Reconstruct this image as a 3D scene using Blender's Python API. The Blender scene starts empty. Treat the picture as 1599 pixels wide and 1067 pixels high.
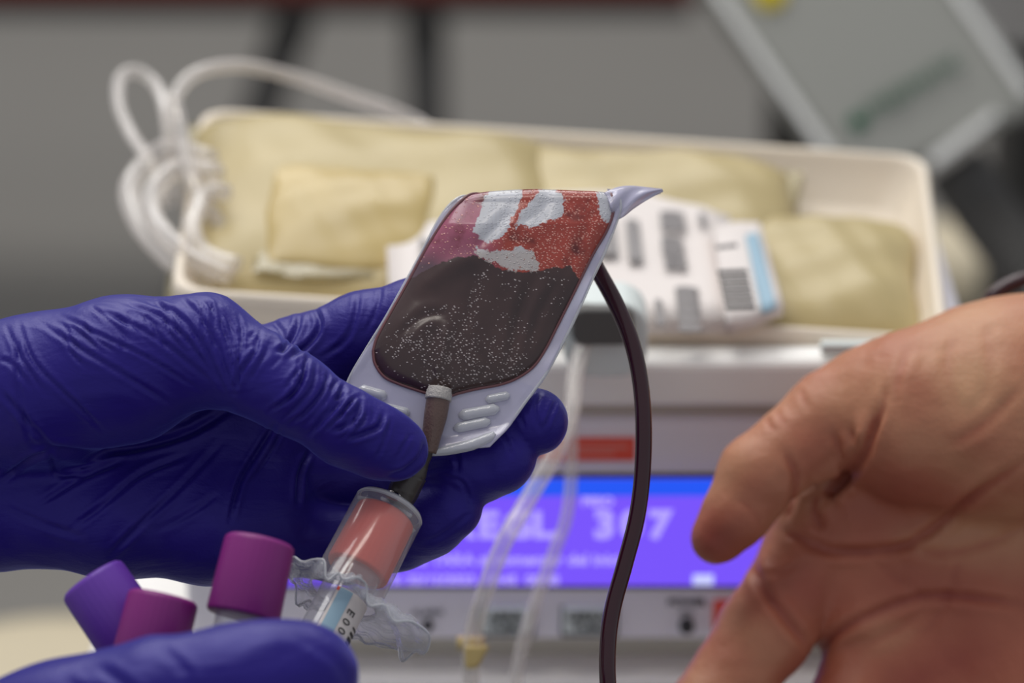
import bpy, bmesh, math, random
import numpy as np
from mathutils import Vector, Matrix

random.seed(7)
SC = bpy.context.scene
COL = SC.collection

# ------------------------------------------------------------------ camera
PITCH = math.radians(25.0)
FOC, SENS = 71.5, 23.6
K = SENS / (FOC * 1599.0)                 # metres per pixel per metre of distance
CAM = np.array([0.0, -0.90, 0.53])
RV = np.array([1.0, 0.0, 0.0])
UV_ = np.array([0.0, math.sin(PITCH), math.cos(PITCH)])
FV = np.array([0.0, math.cos(PITCH), -math.sin(PITCH)])
cd = bpy.data.cameras.new('camera'); cam = bpy.data.objects.new('camera', cd); COL.objects.link(cam)
cam.location = CAM; cam.rotation_euler = (math.pi / 2 - PITCH, 0, 0)
cd.lens = FOC; cd.sensor_width = SENS; cd.clip_start = 0.05; cd.clip_end = 60
cd.dof.use_dof = True; cd.dof.focus_distance = 0.80; cd.dof.aperture_fstop = 4.7
SC.camera = cam

# ------------------------------------------------------------------ world, lights, exposure
W = bpy.data.worlds.new('world'); SC.world = W; W.use_nodes = True
W.node_tree.nodes['Background'].inputs[0].default_value = (0.90, 0.93, 1.0, 1)
W.node_tree.nodes['Background'].inputs[1].default_value = 0.48
def area(name, loc, aim, size, power, col=(1, 1, 1), sy=None):
    l = bpy.data.lights.new(name, 'AREA'); l.energy = power; l.color = col
    l.shape = 'RECTANGLE'; l.size = size; l.size_y = sy or size
    o = bpy.data.objects.new(name, l); COL.objects.link(o); o.location = loc
    o.rotation_euler = (Vector(aim) - Vector(loc)).to_track_quat('-Z', 'Y').to_euler()
    return o
area('overhead_area_light', (-0.5, 0.55, 1.75), (0, 0.0, 0.1), 1.3, 15, (1.0, 0.985, 0.96), 0.7)
area('overhead_area_light', (-0.22, -0.22, 1.75), (-0.15, -0.2, 0.15), 0.16, 5.0, (1.0, 0.93, 0.84), 1.1)
area('overhead_area_light', (-0.4, 2.6, 2.15), (-0.4, 1.9, -0.8), 3.0, 55, (1.0, 0.98, 0.95), 1.2)  # broad unseen fill lamp, added to brighten the floor behind the device
SC.view_settings.view_transform = 'Standard'; SC.view_settings.look = 'None'
SC.view_settings.gamma = 1.0; SC.view_settings.use_curve_mapping = False
SC.view_settings.exposure = 0.0
SC.cycles.transparent_max_bounces = 24
SC.cycles.max_bounces = 10

# ------------------------------------------------------------------ helpers
def P(px, py, d):
    s = K * d
    return CAM + FV * d + RV * ((px - 799.5) * s) + UV_ * ((533.5 - py) * s)
def ray(px, py):
    return FV + RV * ((px - 799.5) * K) + UV_ * ((533.5 - py) * K)
def on_y(px, py, Y):
    r = ray(px, py); return CAM + r * ((Y - CAM[1]) / r[1])
def on_z(px, py, Z):
    r = ray(px, py); return CAM + r * ((Z - CAM[2]) / r[2])
def S(r, g, b): # sRGB 0-255 -> linear
    f = lambda c: (c / 255 / 12.92) if c / 255 <= .04045 else ((c / 255 + .055) / 1.055) ** 2.4
    return (f(r), f(g), f(b), 1.0)
def tag(o, label=None, cat=None, group=None, kind=None):
    if label: o['label'] = label
    if cat: o['category'] = cat
    if group: o['group'] = group
    if kind: o['kind'] = kind
    return o
def empty(name, loc=(0, 0, 0)):
    o = bpy.data.objects.new(name, None); COL.objects.link(o); o.location = tuple(loc); o.empty_display_size = .01
    return o
def link(name, me, mat=None, parent=None, smooth=True):
    o = bpy.data.objects.new(name, me); COL.objects.link(o)
    if mat: me.materials.append(mat)
    if smooth:
        me.polygons.foreach_set('use_smooth', np.ones(len(me.polygons), bool))
    if parent:
        o.parent = parent; o.matrix_parent_inverse = Matrix.Translation(-Vector(parent.location))
    return o
def mesh(name, V, Fc, mat=None, parent=None, smooth=True):
    me = bpy.data.meshes.new(name)
    me.from_pydata([tuple(map(float, v)) for v in V], [], [tuple(map(int, f)) for f in Fc]); me.update()
    return link(name, me, mat, parent, smooth)
def npmesh(name, V, Q, mat=None, parent=None, smooth=True):
    V = np.asarray(V, np.float32); Q = np.asarray(Q, np.int32)
    me = bpy.data.meshes.new(name)
    me.vertices.add(len(V)); me.vertices.foreach_set('co', V.ravel())
    n = Q.shape[1]
    me.loops.add(Q.size); me.loops.foreach_set('vertex_index', Q.ravel())
    me.polygons.add(len(Q)); me.polygons.foreach_set('loop_start', np.arange(len(Q), dtype=np.int32) * n)
    me.polygons.foreach_set('loop_total', np.full(len(Q), n, np.int32))
    me.update(calc_edges=True); me.validate()
    return link(name, me, mat, parent, smooth)
def bm_obj(name, bm, mat=None, parent=None, smooth=True):
    me = bpy.data.meshes.new(name); bmesh.ops.recalc_face_normals(bm, faces=bm.faces)
    bm.to_mesh(me); bm.free(); return link(name, me, mat, parent, smooth)
def bev(o, w, seg=3, ang=35):
    m = o.modifiers.new('bevel', 'BEVEL'); m.width = w; m.segments = seg; m.limit_method = 'ANGLE'; m.angle_limit = math.radians(ang)
    return o
def hexa(name, c8, mat, parent=None, bw=0, seg=3):
    """box from 8 corners: 4 bottom (ccw) then 4 top"""
    o = mesh(name, c8, [(3, 2, 1, 0), (4, 5, 6, 7), (0, 1, 5, 4), (1, 2, 6, 5), (2, 3, 7, 6), (3, 0, 4, 7)], mat, parent, False)
    if bw: bev(o, bw, seg)
    return o
def box(name, x0, x1, y0, y1, z0, z1, mat, parent=None, bw=0, seg=3):
    return hexa(name, [(x0, y0, z0), (x1, y0, z0), (x1, y1, z0), (x0, y1, z0), (x0, y0, z1), (x1, y0, z1), (x1, y1, z1), (x0, y1, z1)], mat, parent, bw, seg)
def catmull(pts, n=8):
    pts = np.asarray(pts, float); out = []
    Pp = np.vstack([2 * pts[0] - pts[1], pts, 2 * pts[-1] - pts[-2]])
    for i in range(1, len(Pp) - 2):
        a, b, c, d = Pp[i - 1], Pp[i], Pp[i + 1], Pp[i + 2]
        for t in np.linspace(0, 1, n, endpoint=False):
            out.append(.5 * (2 * b + (c - a) * t + (2 * a - 5 * b + 4 * c - d) * t * t + (3 * b - a - 3 * c + d) * t ** 3))
    out.append(Pp[-2]); return np.array(out)
def tube(name, pts, r, mat, parent=None, n=8, seg=16, smooth_path=True, caps=True):
    path = catmull(pts, n) if smooth_path else np.asarray(pts, float)
    m = len(path); rr = np.interp(np.linspace(0, 1, m), np.linspace(0, 1, len(r)), r) if hasattr(r, '__len__') else np.full(m, r)
    T = np.gradient(path, axis=0); T /= np.linalg.norm(T, axis=1)[:, None]
    ref = np.array([0, 0, 1.0]) if abs(T[0][2]) < .9 else np.array([1.0, 0, 0])
    N = np.cross(T[0], ref); N /= np.linalg.norm(N); V = []
    for i in range(m):
        N = N - T[i] * np.dot(N, T[i]); N /= np.linalg.norm(N); B = np.cross(T[i], N)
        for k in range(seg):
            a = 2 * math.pi * k / seg; V.append(path[i] + rr[i] * (math.cos(a) * N + math.sin(a) * B))
    Fc = [(i * seg + k, i * seg + (k + 1) % seg, (i + 1) * seg + (k + 1) % seg, (i + 1) * seg + k) for i in range(m - 1) for k in range(seg)]
    if caps:
        Fc.append(tuple(range(seg))[::-1]); Fc.append(tuple((m - 1) * seg + k for k in range(seg)))
    return mesh(name, V, Fc, mat, parent)
def frame(axis, hint=(0, 0, 1)):
    a = np.asarray(axis, float); a /= np.linalg.norm(a); h = np.asarray(hint, float)
    if abs(np.dot(a, h)) > .95: h = np.array([1.0, 0, 0])
    x = np.cross(h, a); x /= np.linalg.norm(x); return x, np.cross(a, x), a
def lathe(name, base, axis, prof, mat, parent=None, seg=48, ribs=0, rib_h=0, rib_rng=(0, 0), close=True, arc=None, hint=(0, 0, 1)):
    x, y, a = frame(axis, hint); base = np.asarray(base, float); V = []; full = arc is None
    for (h, r) in prof:
        for k in range(seg if full else seg + 1):
            t = 2 * math.pi * k / seg if full else arc[0] + (arc[1] - arc[0]) * k / seg
            q = r
            if ribs and rib_rng[0] <= h <= rib_rng[1]:
                q = r + rib_h * (0.5 + 0.5 * math.cos(ribs * t)) - rib_h
            V.append(base + a * h + q * (math.cos(t) * x + math.sin(t) * y))
    w = seg if full else seg + 1; Fc = []
    for i in range(len(prof) - 1):
        for k in range(seg):
            Fc.append((i * w + k, i * w + (k + 1) % w, (i + 1) * w + (k + 1) % w, (i + 1) * w + k))
    if close and full:
        Fc.append(tuple(range(seg))[::-1]); Fc.append(tuple((len(prof) - 1) * w + k for k in range(seg)))
    o = mesh(name, V, Fc, mat, parent)
    return o
def lettering(name, body, size, origin, xd, yd, mat, parent, extrude=.00015, align='LEFT', bold=0.0, space=1.0):
    c = bpy.data.curves.new(name, 'FONT'); c.body = body; c.size = size; c.extrude = extrude; c.align_x = align; c.offset = bold; c.resolution_u = 3; c.space_character = space
    tmp = bpy.data.objects.new(name, c); COL.objects.link(tmp); bpy.context.view_layer.update()
    me = bpy.data.meshes.new_from_object(tmp.evaluated_get(bpy.context.evaluated_depsgraph_get()))
    bpy.data.objects.remove(tmp); me.name = name; me.materials.clear(); me.materials.append(mat)
    o = bpy.data.objects.new(name, me); COL.objects.link(o)
    xd = Vector(xd).normalized(); yd = Vector(yd).normalized(); zd = xd.cross(yd).normalized(); yd = zd.cross(xd)
    M = Matrix((xd, yd, zd)).transposed().to_4x4(); M.translation = Vector(tuple(origin))
    o.matrix_world = M
    if parent:
        o.parent = parent; o.matrix_parent_inverse = Matrix.Translation(-Vector(parent.location))
    return o

# ------------------------------------------------------------------ materials
def mat(name, col, rough=.5, spec=.5, bump=0, bscale=200, metal=0, trans=0, coat=0, sss=0, var=0, vscale=20, alpha=1, em=None, ems=0, sheen=0, dist=.001):
    m = bpy.data.materials.new(name); m.use_nodes = True; nt = m.node_tree; b = nt.nodes['Principled BSDF']
    b.inputs['Base Color'].default_value = col; b.inputs['Roughness'].default_value = rough
    b.inputs['Specular IOR Level'].default_value = spec; b.inputs['Metallic'].default_value = metal
    b.inputs['Transmission Weight'].default_value = trans; b.inputs['Coat Weight'].default_value = coat; b.inputs['Coat Roughness'].default_value = .12
    b.inputs['Alpha'].default_value = alpha
    if sheen: b.inputs['Sheen Weight'].default_value = sheen
    if sss:
        b.inputs['Subsurface Weight'].default_value = sss; b.inputs['Subsurface Radius'].default_value = (1, .35, .2); b.inputs['Subsurface Scale'].default_value = .004
    if em: b.inputs['Emission Color'].default_value = em; b.inputs['Emission Strength'].default_value = ems
    tc = nt.nodes.new('ShaderNodeTexCoord')
    if var:
        n = nt.nodes.new('ShaderNodeTexNoise'); n.inputs['Scale'].default_value = vscale; n.inputs['Detail'].default_value = 5
        nt.links.new(tc.outputs['Object'], n.inputs['Vector'])
        r = nt.nodes.new('ShaderNodeMapRange'); r.inputs[1].default_value = .25; r.inputs[2].default_value = .75; r.inputs[3].default_value = 1 - var; r.inputs[4].default_value = 1 + var
        nt.links.new(n.outputs[0], r.inputs[0])
        v = nt.nodes.new('ShaderNodeVectorMath'); v.operation = 'SCALE'; v.inputs[0].default_value = col[:3]
        nt.links.new(r.outputs[0], v.inputs['Scale']); nt.links.new(v.outputs[0], b.inputs['Base Color'])
    if bump:
        n = nt.nodes.new('ShaderNodeTexNoise'); n.inputs['Scale'].default_value = bscale; n.inputs['Detail'].default_value = 6
        nt.links.new(tc.outputs['Object'], n.inputs['Vector'])
        u = nt.nodes.new('ShaderNodeBump'); u.inputs['Strength'].default_value = bump; u.inputs['Distance'].default_value = dist
        nt.links.new(n.outputs[0], u.inputs['Height']); nt.links.new(u.outputs[0], b.inputs['Normal'])
    return m
def clear(name, tint, body, fac=.2, rough=.12, edge=.55, bump=0, bscale=300, spec=.6):
    """clear or milky plastic: part of the light passes straight, edges gloss over"""
    m = bpy.data.materials.new(name); m.use_nodes = True; nt = m.node_tree; b = nt.nodes['Principled BSDF']; out = nt.nodes['Material Output']
    b.inputs['Base Color'].default_value = body; b.inputs['Roughness'].default_value = rough; b.inputs['Specular IOR Level'].default_value = spec
    t = nt.nodes.new('ShaderNodeBsdfTransparent'); t.inputs[0].default_value = tint
    lw = nt.nodes.new('ShaderNodeLayerWeight'); lw.inputs[0].default_value = .35
    mr = nt.nodes.new('ShaderNodeMapRange'); mr.inputs[3].default_value = fac; mr.inputs[4].default_value = edge
    nt.links.new(lw.outputs['Facing'], mr.inputs[0])
    mx = nt.nodes.new('ShaderNodeMixShader'); nt.links.new(mr.outputs[0], mx.inputs[0]); nt.links.new(t.outputs[0], mx.inputs[1]); nt.links.new(b.outputs[0], mx.inputs[2])
    gl = nt.nodes.new('ShaderNodeBsdfGlossy'); gl.inputs['Roughness'].default_value = rough; gl.inputs[0].default_value = (1, 1, 1, 1)
    m2 = nt.nodes.new('ShaderNodeMixShader'); m2.inputs[0].default_value = .045
    nt.links.new(mx.outputs[0], m2.inputs[1]); nt.links.new(gl.outputs[0], m2.inputs[2]); nt.links.new(m2.outputs[0], out.inputs[0])
    if bump:
        tc = nt.nodes.new('ShaderNodeTexCoord'); n = nt.nodes.new('ShaderNodeTexNoise'); n.inputs['Scale'].default_value = bscale; n.inputs['Detail'].default_value = 4
        nt.links.new(tc.outputs['Object'], n.inputs['Vector']); u = nt.nodes.new('ShaderNodeBump'); u.inputs['Strength'].default_value = bump; u.inputs['Distance'].default_value = .001
        nt.links.new(n.outputs[0], u.inputs['Height']); nt.links.new(u.outputs[0], b.inputs['Normal']); nt.links.new(u.outputs[0], gl.inputs['Normal'])
    return m

M = {}
M['floor'] = mat('grey_floor', S(122, 119, 114), .6, .3, var=.06, vscale=1.5)
M['white'] = mat('white_plastic', S(244, 242, 238), .45, .4, bump=.05, bscale=900)
M['tray'] = mat('cream_plastic', S(232, 220, 202), .45, .4, bump=.05, bscale=900)
M['panel'] = mat('lilac_grey_panel', S(236, 232, 240), .5, .35)
M['gap'] = mat('dark_grey_plastic', S(196, 191, 178), .6, .3)
M['black'] = mat('black_plastic', S(52, 50, 47), .4, .5)
M['darkmetal'] = mat('dark_grey_metal', S(84, 82, 80), .5, .4)
M['screen'] = mat('lit_violet_screen', (0.02, 0.02, 0.05, 1), .3, .3, em=S(122, 84, 255), ems=.96)
M['screenblue'] = mat('lit_blue_band', (0.01, 0.02, 0.05, 1), .3, .3, em=S(35, 88, 250), ems=.95)
M['pixel'] = mat('lit_letter', (0.1, 0.1, 0.1, 1), .3, .3, em=S(176, 158, 255), ems=1.0)
M['pixelw'] = mat('lit_cursor', (0.1, 0.1, 0.1, 1), .3, .3, em=S(200, 205, 255), ems=1.0)
M['red'] = mat('red_label', S(236, 88, 68), .5, .4)
M['redlight'] = mat('pale_red_print', S(232, 150, 140), .5, .4)
M['button'] = mat('grey_button', S(212, 220, 218), .5, .4)
M['ink'] = mat('dark_ink', S(60, 60, 62), .6, .3)
M['inkgrey'] = mat('grey_ink', S(140, 136, 136), .6, .3)
M['label'] = mat('white_label', S(222, 214, 210), .5, .3)
M['labelblue'] = mat('pale_blue_label', S(150, 180, 198), .5, .3)
M['yellowbag'] = mat('yellow_fluid', S(180, 163, 116), .42, .5, var=.07, vscale=28, bump=.2, bscale=40, dist=.004)
M['amber'] = mat('amber_fluid', S(186, 164, 106), .35, .5, var=.1, vscale=30)
M['bagfilm'] = clear('yellowish_bag_film', (.97, .95, .85, 1), S(192, 180, 142), .5, .35, .7, .5, 60)
M['cleartube'] = clear('clear_tubing', (.98, .97, .95, 1), S(240, 234, 230), .22, .12, .8)
M['purple'] = mat('magenta_cap', S(128, 34, 116), .42, .4, bump=.03, bscale=600)
M['violet'] = mat('violet_cap', S(104, 58, 166), .42, .4, bump=.03, bscale=600)
M['salmon'] = mat('salmon_red_cap', S(224, 84, 62), .45, .4)
M['glass'] = clear('clear_glass', (.95, .96, .97, 1), S(190, 188, 198), .18, .08, .7)
M['holder'] = clear('clear_holder', (.94, .94, .95, 1), S(200, 200, 206), .09, .14, .6)
M['wrap'] = clear('clear_wrapper', (.95, .95, .96, 1), S(215, 218, 225), .08, .08, .75, .9, 220)
M['film'] = clear('bag_film', (.86, .85, .93, 1), S(196, 193, 216), .62, .22, .85, .12, 260)
M['pad'] = clear('embossed_film', (.92, .92, .95, 1), S(214, 216, 220), .5, .12, .9, .2, 500)
M['blood'] = mat('dark_blood', S(48, 14, 26), .14, .5)
M['port'] = mat('dark_port', S(96, 74, 68), .3, .5, bump=.5, bscale=1500, dist=.0004)
M['bead'] = mat('seam_bead', S(112, 70, 74), .3, .5)
M['adapter'] = mat('smoky_adapter', S(62, 56, 54), .3, .5, bump=.15, bscale=400)
M['collar'] = mat('knurled_collar', S(170, 165, 162), .4, .5, bump=.8, bscale=1800, dist=.0006)
M['steel'] = mat('steel', S(190, 185, 180), .2, .5, metal=1)
M['vinyl'] = mat('red_vinyl', S(120, 34, 26), .5, .4)
M['beige'] = mat('beige_vinyl', S(196, 184, 158), .55, .3, var=.03)
M['machine'] = mat('machine_grey', S(160, 160, 153), .45, .4)
M['machinelt'] = mat('machine_light', S(232, 232, 228), .45, .4)
M['green'] = mat('green_print', S(12, 92, 62), .5, .3)
M['yellow'] = mat('yellow_print', S(214, 192, 40), .5, .3)

def glove_mat():
    m = mat('blue_nitrile', S(32, 18, 110), .42, .5)
    nt = m.node_tree; b = nt.nodes['Principled BSDF']
    tc = nt.nodes.new('ShaderNodeTexCoord')
    w = nt.nodes.new('ShaderNodeTexNoise'); w.inputs['Scale'].default_value = 90; w.inputs['Detail'].default_value = 4; w.inputs['Distortion'].default_value = 1.2
    mp = nt.nodes.new('ShaderNodeMapping'); mp.inputs['Rotation'].default_value = (0, math.radians(30), 0); mp.inputs['Scale'].default_value = (.5, 1.2, 1.8)
    nt.links.new(tc.outputs['Object'], mp.inputs[0]); nt.links.new(mp.outputs[0], w.inputs['Vector'])
    f = nt.nodes.new('ShaderNodeTexNoise'); f.inputs['Scale'].default_value = 1500; nt.links.new(tc.outputs['Object'], f.inputs['Vector'])
    u = nt.nodes.new('ShaderNodeBump'); u.inputs['Strength'].default_value = .16; u.inputs['Distance'].default_value = .003; nt.links.new(w.outputs[0], u.inputs['Height'])
    u2 = nt.nodes.new('ShaderNodeBump'); u2.inputs['Strength'].default_value = .12; u2.inputs['Distance'].default_value = .0005
    nt.links.new(f.outputs[0], u2.inputs['Height']); nt.links.new(u.outputs[0], u2.inputs['Normal']); nt.links.new(u2.outputs[0], b.inputs['Normal'])
    r = nt.nodes.new('ShaderNodeMapRange'); r.inputs[3].default_value = .36; r.inputs[4].default_value = .52
    nt.links.new(w.outputs[0], r.inputs[0]); nt.links.new(r.outputs[0], b.inputs['Roughness'])
    b.inputs['Sheen Weight'].default_value = .4; b.inputs['Sheen Tint'].default_value = (.25, .3, 1, 1); b.inputs['Sheen Roughness'].default_value = .4
    b.inputs['Specular Tint'].default_value = (.45, .45, 1, 1)
    return m
M['glove'] = glove_mat()
def skin_mat():
    m = mat('skin', S(176, 118, 92), .5, .35, sss=.14)
    nt = m.node_tree; b = nt.nodes['Principled BSDF']; tc = nt.nodes.new('ShaderNodeTexCoord')
    n = nt.nodes.new('ShaderNodeTexNoise'); n.inputs['Scale'].default_value = 34; n.inputs['Detail'].default_value = 5; nt.links.new(tc.outputs['Object'], n.inputs['Vector'])
    at = nt.nodes.new('ShaderNodeAttribute'); at.attribute_name = 'ruddy'
    ad = nt.nodes.new('ShaderNodeMath'); ad.operation = 'MULTIPLY_ADD'; ad.inputs[1].default_value = .55; nt.links.new(n.outputs[0], ad.inputs[0]); nt.links.new(at.outputs['Fac'], ad.inputs[2])
    c = nt.nodes.new('ShaderNodeValToRGB'); e = c.color_ramp.elements
    e[0].position = .2; e[0].color = S(190, 142, 108); e[1].position = 1.1; e[1].color = S(140, 66, 54)
    x = e.new(.62); x.color = S(164, 96, 74)
    nt.links.new(ad.outputs[0], c.inputs[0]); nt.links.new(c.outputs[0], b.inputs['Base Color'])
    f = nt.nodes.new('ShaderNodeTexVoronoi'); f.inputs['Scale'].default_value = 700; nt.links.new(tc.outputs['Object'], f.inputs['Vector'])
    u = nt.nodes.new('ShaderNodeBump'); u.inputs['Strength'].default_value = .15; u.inputs['Distance'].default_value = .0006; nt.links.new(f.outputs['Distance'], u.inputs['Height']); nt.links.new(u.outputs[0], b.inputs['Normal'])
    return m
M['skin'] = skin_mat()

# ================================================================== SETTING
def plane(name, x0, x1, y0, y1, z, m):
    o = mesh(name, [(x0, y0, z), (x1, y0, z), (x1, y1, z), (x0, y1, z)], [(0, 1, 2, 3)], m, None, False); tag(o, kind='structure'); return o
FLOOR = -0.80
plane('floor', -4, 4, -2.5, 7, FLOOR, M['floor'])
wb = mesh('wall_back', [(-4, 7, FLOOR), (4, 7, FLOOR), (4, 7, 2.2), (-4, 7, 2.2)], [(0, 1, 2, 3)], M['floor'], None, False); tag(wb, kind='structure')

# red couch behind: red rail with dark legs
def couch():
    t = empty('treatment_couch', (0, 2.0, FLOOR))
    tag(t, 'red-edged couch on dark metal legs far behind the cream tray', 'couch')
    Y = 1.95
    a = on_y(-500, 6, Y); b = on_y(1117, 6, Y); z = a[2]
    box('cushion', a[0], b[0], Y, Y + .26, z, z + .09, M['vinyl'], t, .015)
    box('seat_frame', a[0] + .02, b[0] - .02, Y + .03, Y + .23, z - .025, z - .002, M['darkmetal'], t, .004)
    def leg(p0, p1, r=.021):
        tube('leg', [p0, p1], r, M['darkmetal'], t, smooth_path=False)
    c = on_y(662, 10, Y + .08); leg((c[0], Y + .08, z - .01), (c[0] + .004, Y + .08, FLOOR))
    c = on_y(478, 10, Y + .08); e = on_y(392, 185, Y + .08); e2 = c + (e - c) * (FLOOR - z) / (e[2] - c[2]); leg((c[0], Y + .08, z - .01), (e2[0] + .05, Y + .10, FLOOR))
    leg((c[0] - .5, Y + .1, z - .01), (c[0] - .5, Y + .1, FLOOR))
    leg((b[0] + .12, Y + .2, z - .01), (b[0] + .12, Y + .2, FLOOR)); leg((a[0] + .1, Y + .2, z - .01), (a[0] + .1, Y + .2, FLOOR))
couch()

# beige stool, lower left
def stool():
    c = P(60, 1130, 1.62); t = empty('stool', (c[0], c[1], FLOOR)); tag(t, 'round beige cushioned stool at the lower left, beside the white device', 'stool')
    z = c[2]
    lathe('seat', (c[0], c[1], z - .05), (0, 0, 1), [(0, .10), (0, .118), (.012, .128), (.035, .128), (.046, .118), (.052, .09), (.054, .0005)], M['beige'], t, 64)
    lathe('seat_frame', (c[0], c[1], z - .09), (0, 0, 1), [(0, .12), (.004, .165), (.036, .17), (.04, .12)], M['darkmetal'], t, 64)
    lathe('pedestal', (c[0], c[1], FLOOR + .03), (0, 0, 1), [(0, .03), (z - .09 - FLOOR - .03, .03)], M['steel'], t, 24)
    for k in range(5):
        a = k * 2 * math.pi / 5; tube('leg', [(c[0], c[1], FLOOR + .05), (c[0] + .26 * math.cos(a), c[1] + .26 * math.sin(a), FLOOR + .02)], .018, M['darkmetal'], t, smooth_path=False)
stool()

# ================================================================== DEVICE
YF = -0.03
XL, XR = -0.139, 0.152
def zf(py, Y=YF): return on_y(800, py, Y)[2]
# trolley under it
tr = empty('trolley', (0, .05, FLOOR)); tag(tr, 'white trolley whose top carries the blood collection device', 'trolley')
box('top_shelf', XL - .002, XR + .06, -.055, .20, -.018, 0.0, M['white'], tr, .004)
box('lower_shelf', XL + .01, XR + .05, -.04, .19, FLOOR + .12, FLOOR + .135, M['white'], tr, .003)
for (x, y) in ((XL + .015, -.04), (XR + .045, -.04), (XL + .015, .185), (XR + .045, .185)):
    tube('leg', [(x, y, -.01), (x, y, FLOOR)], .011, M['white'], tr, smooth_path=False)
X0c, X1c = on_y(266, 560, YF)[0], on_y(1492, 560, YF)[0]
dv = empty('blood_collection_monitor', (0, .05, 0)); tag(dv, 'white blood collection mixer with lit violet screen, buttons and red label', 'medical device')
z_gap0, z_gap1 = zf(655), zf(625)
box('base', XL, XR, YF - .004, .15, 0.001, zf(1052), M['white'], dv, .003)
box('base_recess', X0c + .006, XR - .006, YF + .012, .146, zf(1052) - .002, zf(1000), M['gap'], dv)
box('front_panel', X0c + .001, XR, YF, .15, zf(1003), z_gap0, M['panel'], dv, .0035)
X0c, X1c = on_y(266, 560, YF)[0], on_y(1492, 560, YF)[0]
box('neck', X0c + .004, X1c - .004, YF + .004, YF + .0075, z_gap0 - .002, z_gap1 + .002, M['gap'], dv)
box('front_lip', X0c, X1c, YF - .006, YF + .0075, z_gap1, zf(552), M['white'], dv, .003)
# screen
def fq(name, x0, x1, y0, y1, dy, m, parent, th=.0006, bw=0):
    """a thin plate on the front face between pixel rows y0,y1 (top,bottom)"""
    Y = YF - dy; a = on_y(x0, y1, Y); b = on_y(x1, y0, Y)
    xa = (x0 - 799.5) * K; xb = (x1 - 799.5) * K
    dd = (on_y(800, (y0 + y1) / 2, Y) - CAM) @ FV
    return box(name, xa * dd, xb * dd, Y, Y + th, a[2], b[2], m, parent, bw)
fq('screen_bezel', 404, 1236, 741, 920, .0008, M['black'], dv, .0012)
scr = fq('screen', 410, 1230, 749, 915, .0016, M['screen'], dv, .0012)
fq('title_band', 410, 1230, 750, 775, .0021, M['screenblue'], dv, .0008)
def ftext(name, body, px, py, hpx, m, parent, dy=.0024, align='LEFT', bold=0.0, space=1.0):
    Y = YF - dy; o = on_y(px, py, Y); dd = (o - CAM) @ FV
    lettering(name, body, hpx * K * dd / math.cos(PITCH) * 1.42, o, (1, 0, 0), (0, 0, 1), m, parent, .0001, align, bold, space)
for ch_, x_ in (('V', 612), ('A', 656), ('R', 702), ('E', 747), ('G', 786), ('L', 832), ('.', 862)):
    ftext('screen_text', ch_, x_, 839, 40, M['pixel'], dv, bold=.0006)
for ch_, x_ in (('3', 927), ('0', 969), ('7', 1013)):
    ftext('screen_text', ch_, x_, 839, 42, M['pixel'], dv, bold=.0007)
ftext('screen_text', 'PESO', 908, 790, 14, M['pixel'], dv, bold=.0002)
ftext('screen_text', 'Pulse TARA al comenzar del inicio', 610, 882, 17, M['pixel'], dv, bold=.0002)
ftext('screen_text', '15: 22/12/2023  10:45  00:08', 600, 913, 15, M['pixel'], dv, bold=.0002)
fq('screen_cursor', 1082, 1114, 899, 914, .0022, M['pixelw'], dv, .0006)
# red label strip
fq('red_label', 842, 992, 686, 720, .0012, M['red'], dv, .0012)
fq('red_label_text', 870, 980, 697, 701, .0015, M['redlight'], dv, .0004); fq('red_label_text', 870, 960, 707, 710, .0015, M['redlight'], dv, .0004)
# buttons
for (x0, x1, a, b) in ((748, 832, 'ABRIR', 'TUBO'), (879, 962, 'CERRAR', 'TUBO')):
    rim = fq('button_rim', x0 - 3, x1 + 3, 949, 996, .0012, M['ink'], dv, .0014, .0004)
    bt = fq('button', x0, x1, 951, 992, .0030, M['button'], dv, .003, .0009)
    ftext('button_text', a, (x0 + x1) / 2, 969, 12, M['ink'], bt, .0033, 'CENTER', .0001)
    ftext('button_text', b, (x0 + x1) / 2, 986, 12, M['ink'], bt, .0033, 'CENTER', .0001)
ftext('panel_text', 'POWER', 1072, 946, 11, M['ink'], dv, .0004, 'CENTER', .0001)
ftext('panel_text', 'ON', 1072, 962, 9, M['ink'], dv, .0004, 'CENTER')
ftext('panel_text', 'ALARM', 668, 962, 10, M['ink'], dv, .0004, 'CENTER')
pc = on_y(1072, 975, YF); lathe('power_lamp', (pc[0], YF - .003, pc[2]), (0, 1, 0), [(0, .0012), (.0004, .0024), (.004, .0024)], M['ink'], dv, 24)
pc = on_y(668, 975, YF); lathe('power_lamp', (pc[0], YF - .002, pc[2]), (0, 1, 0), [(0, .0008), (.0004, .0018), (.003, .0018)], M['ink'], dv, 24)
fq('red_switch', 1114, 1168, 944, 990, .003, M['red'], dv, .004, .0008)
fq('cable_clip', 1282, 1400, 538, 556, .004, M['button'], dv, .004, .001)
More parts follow.
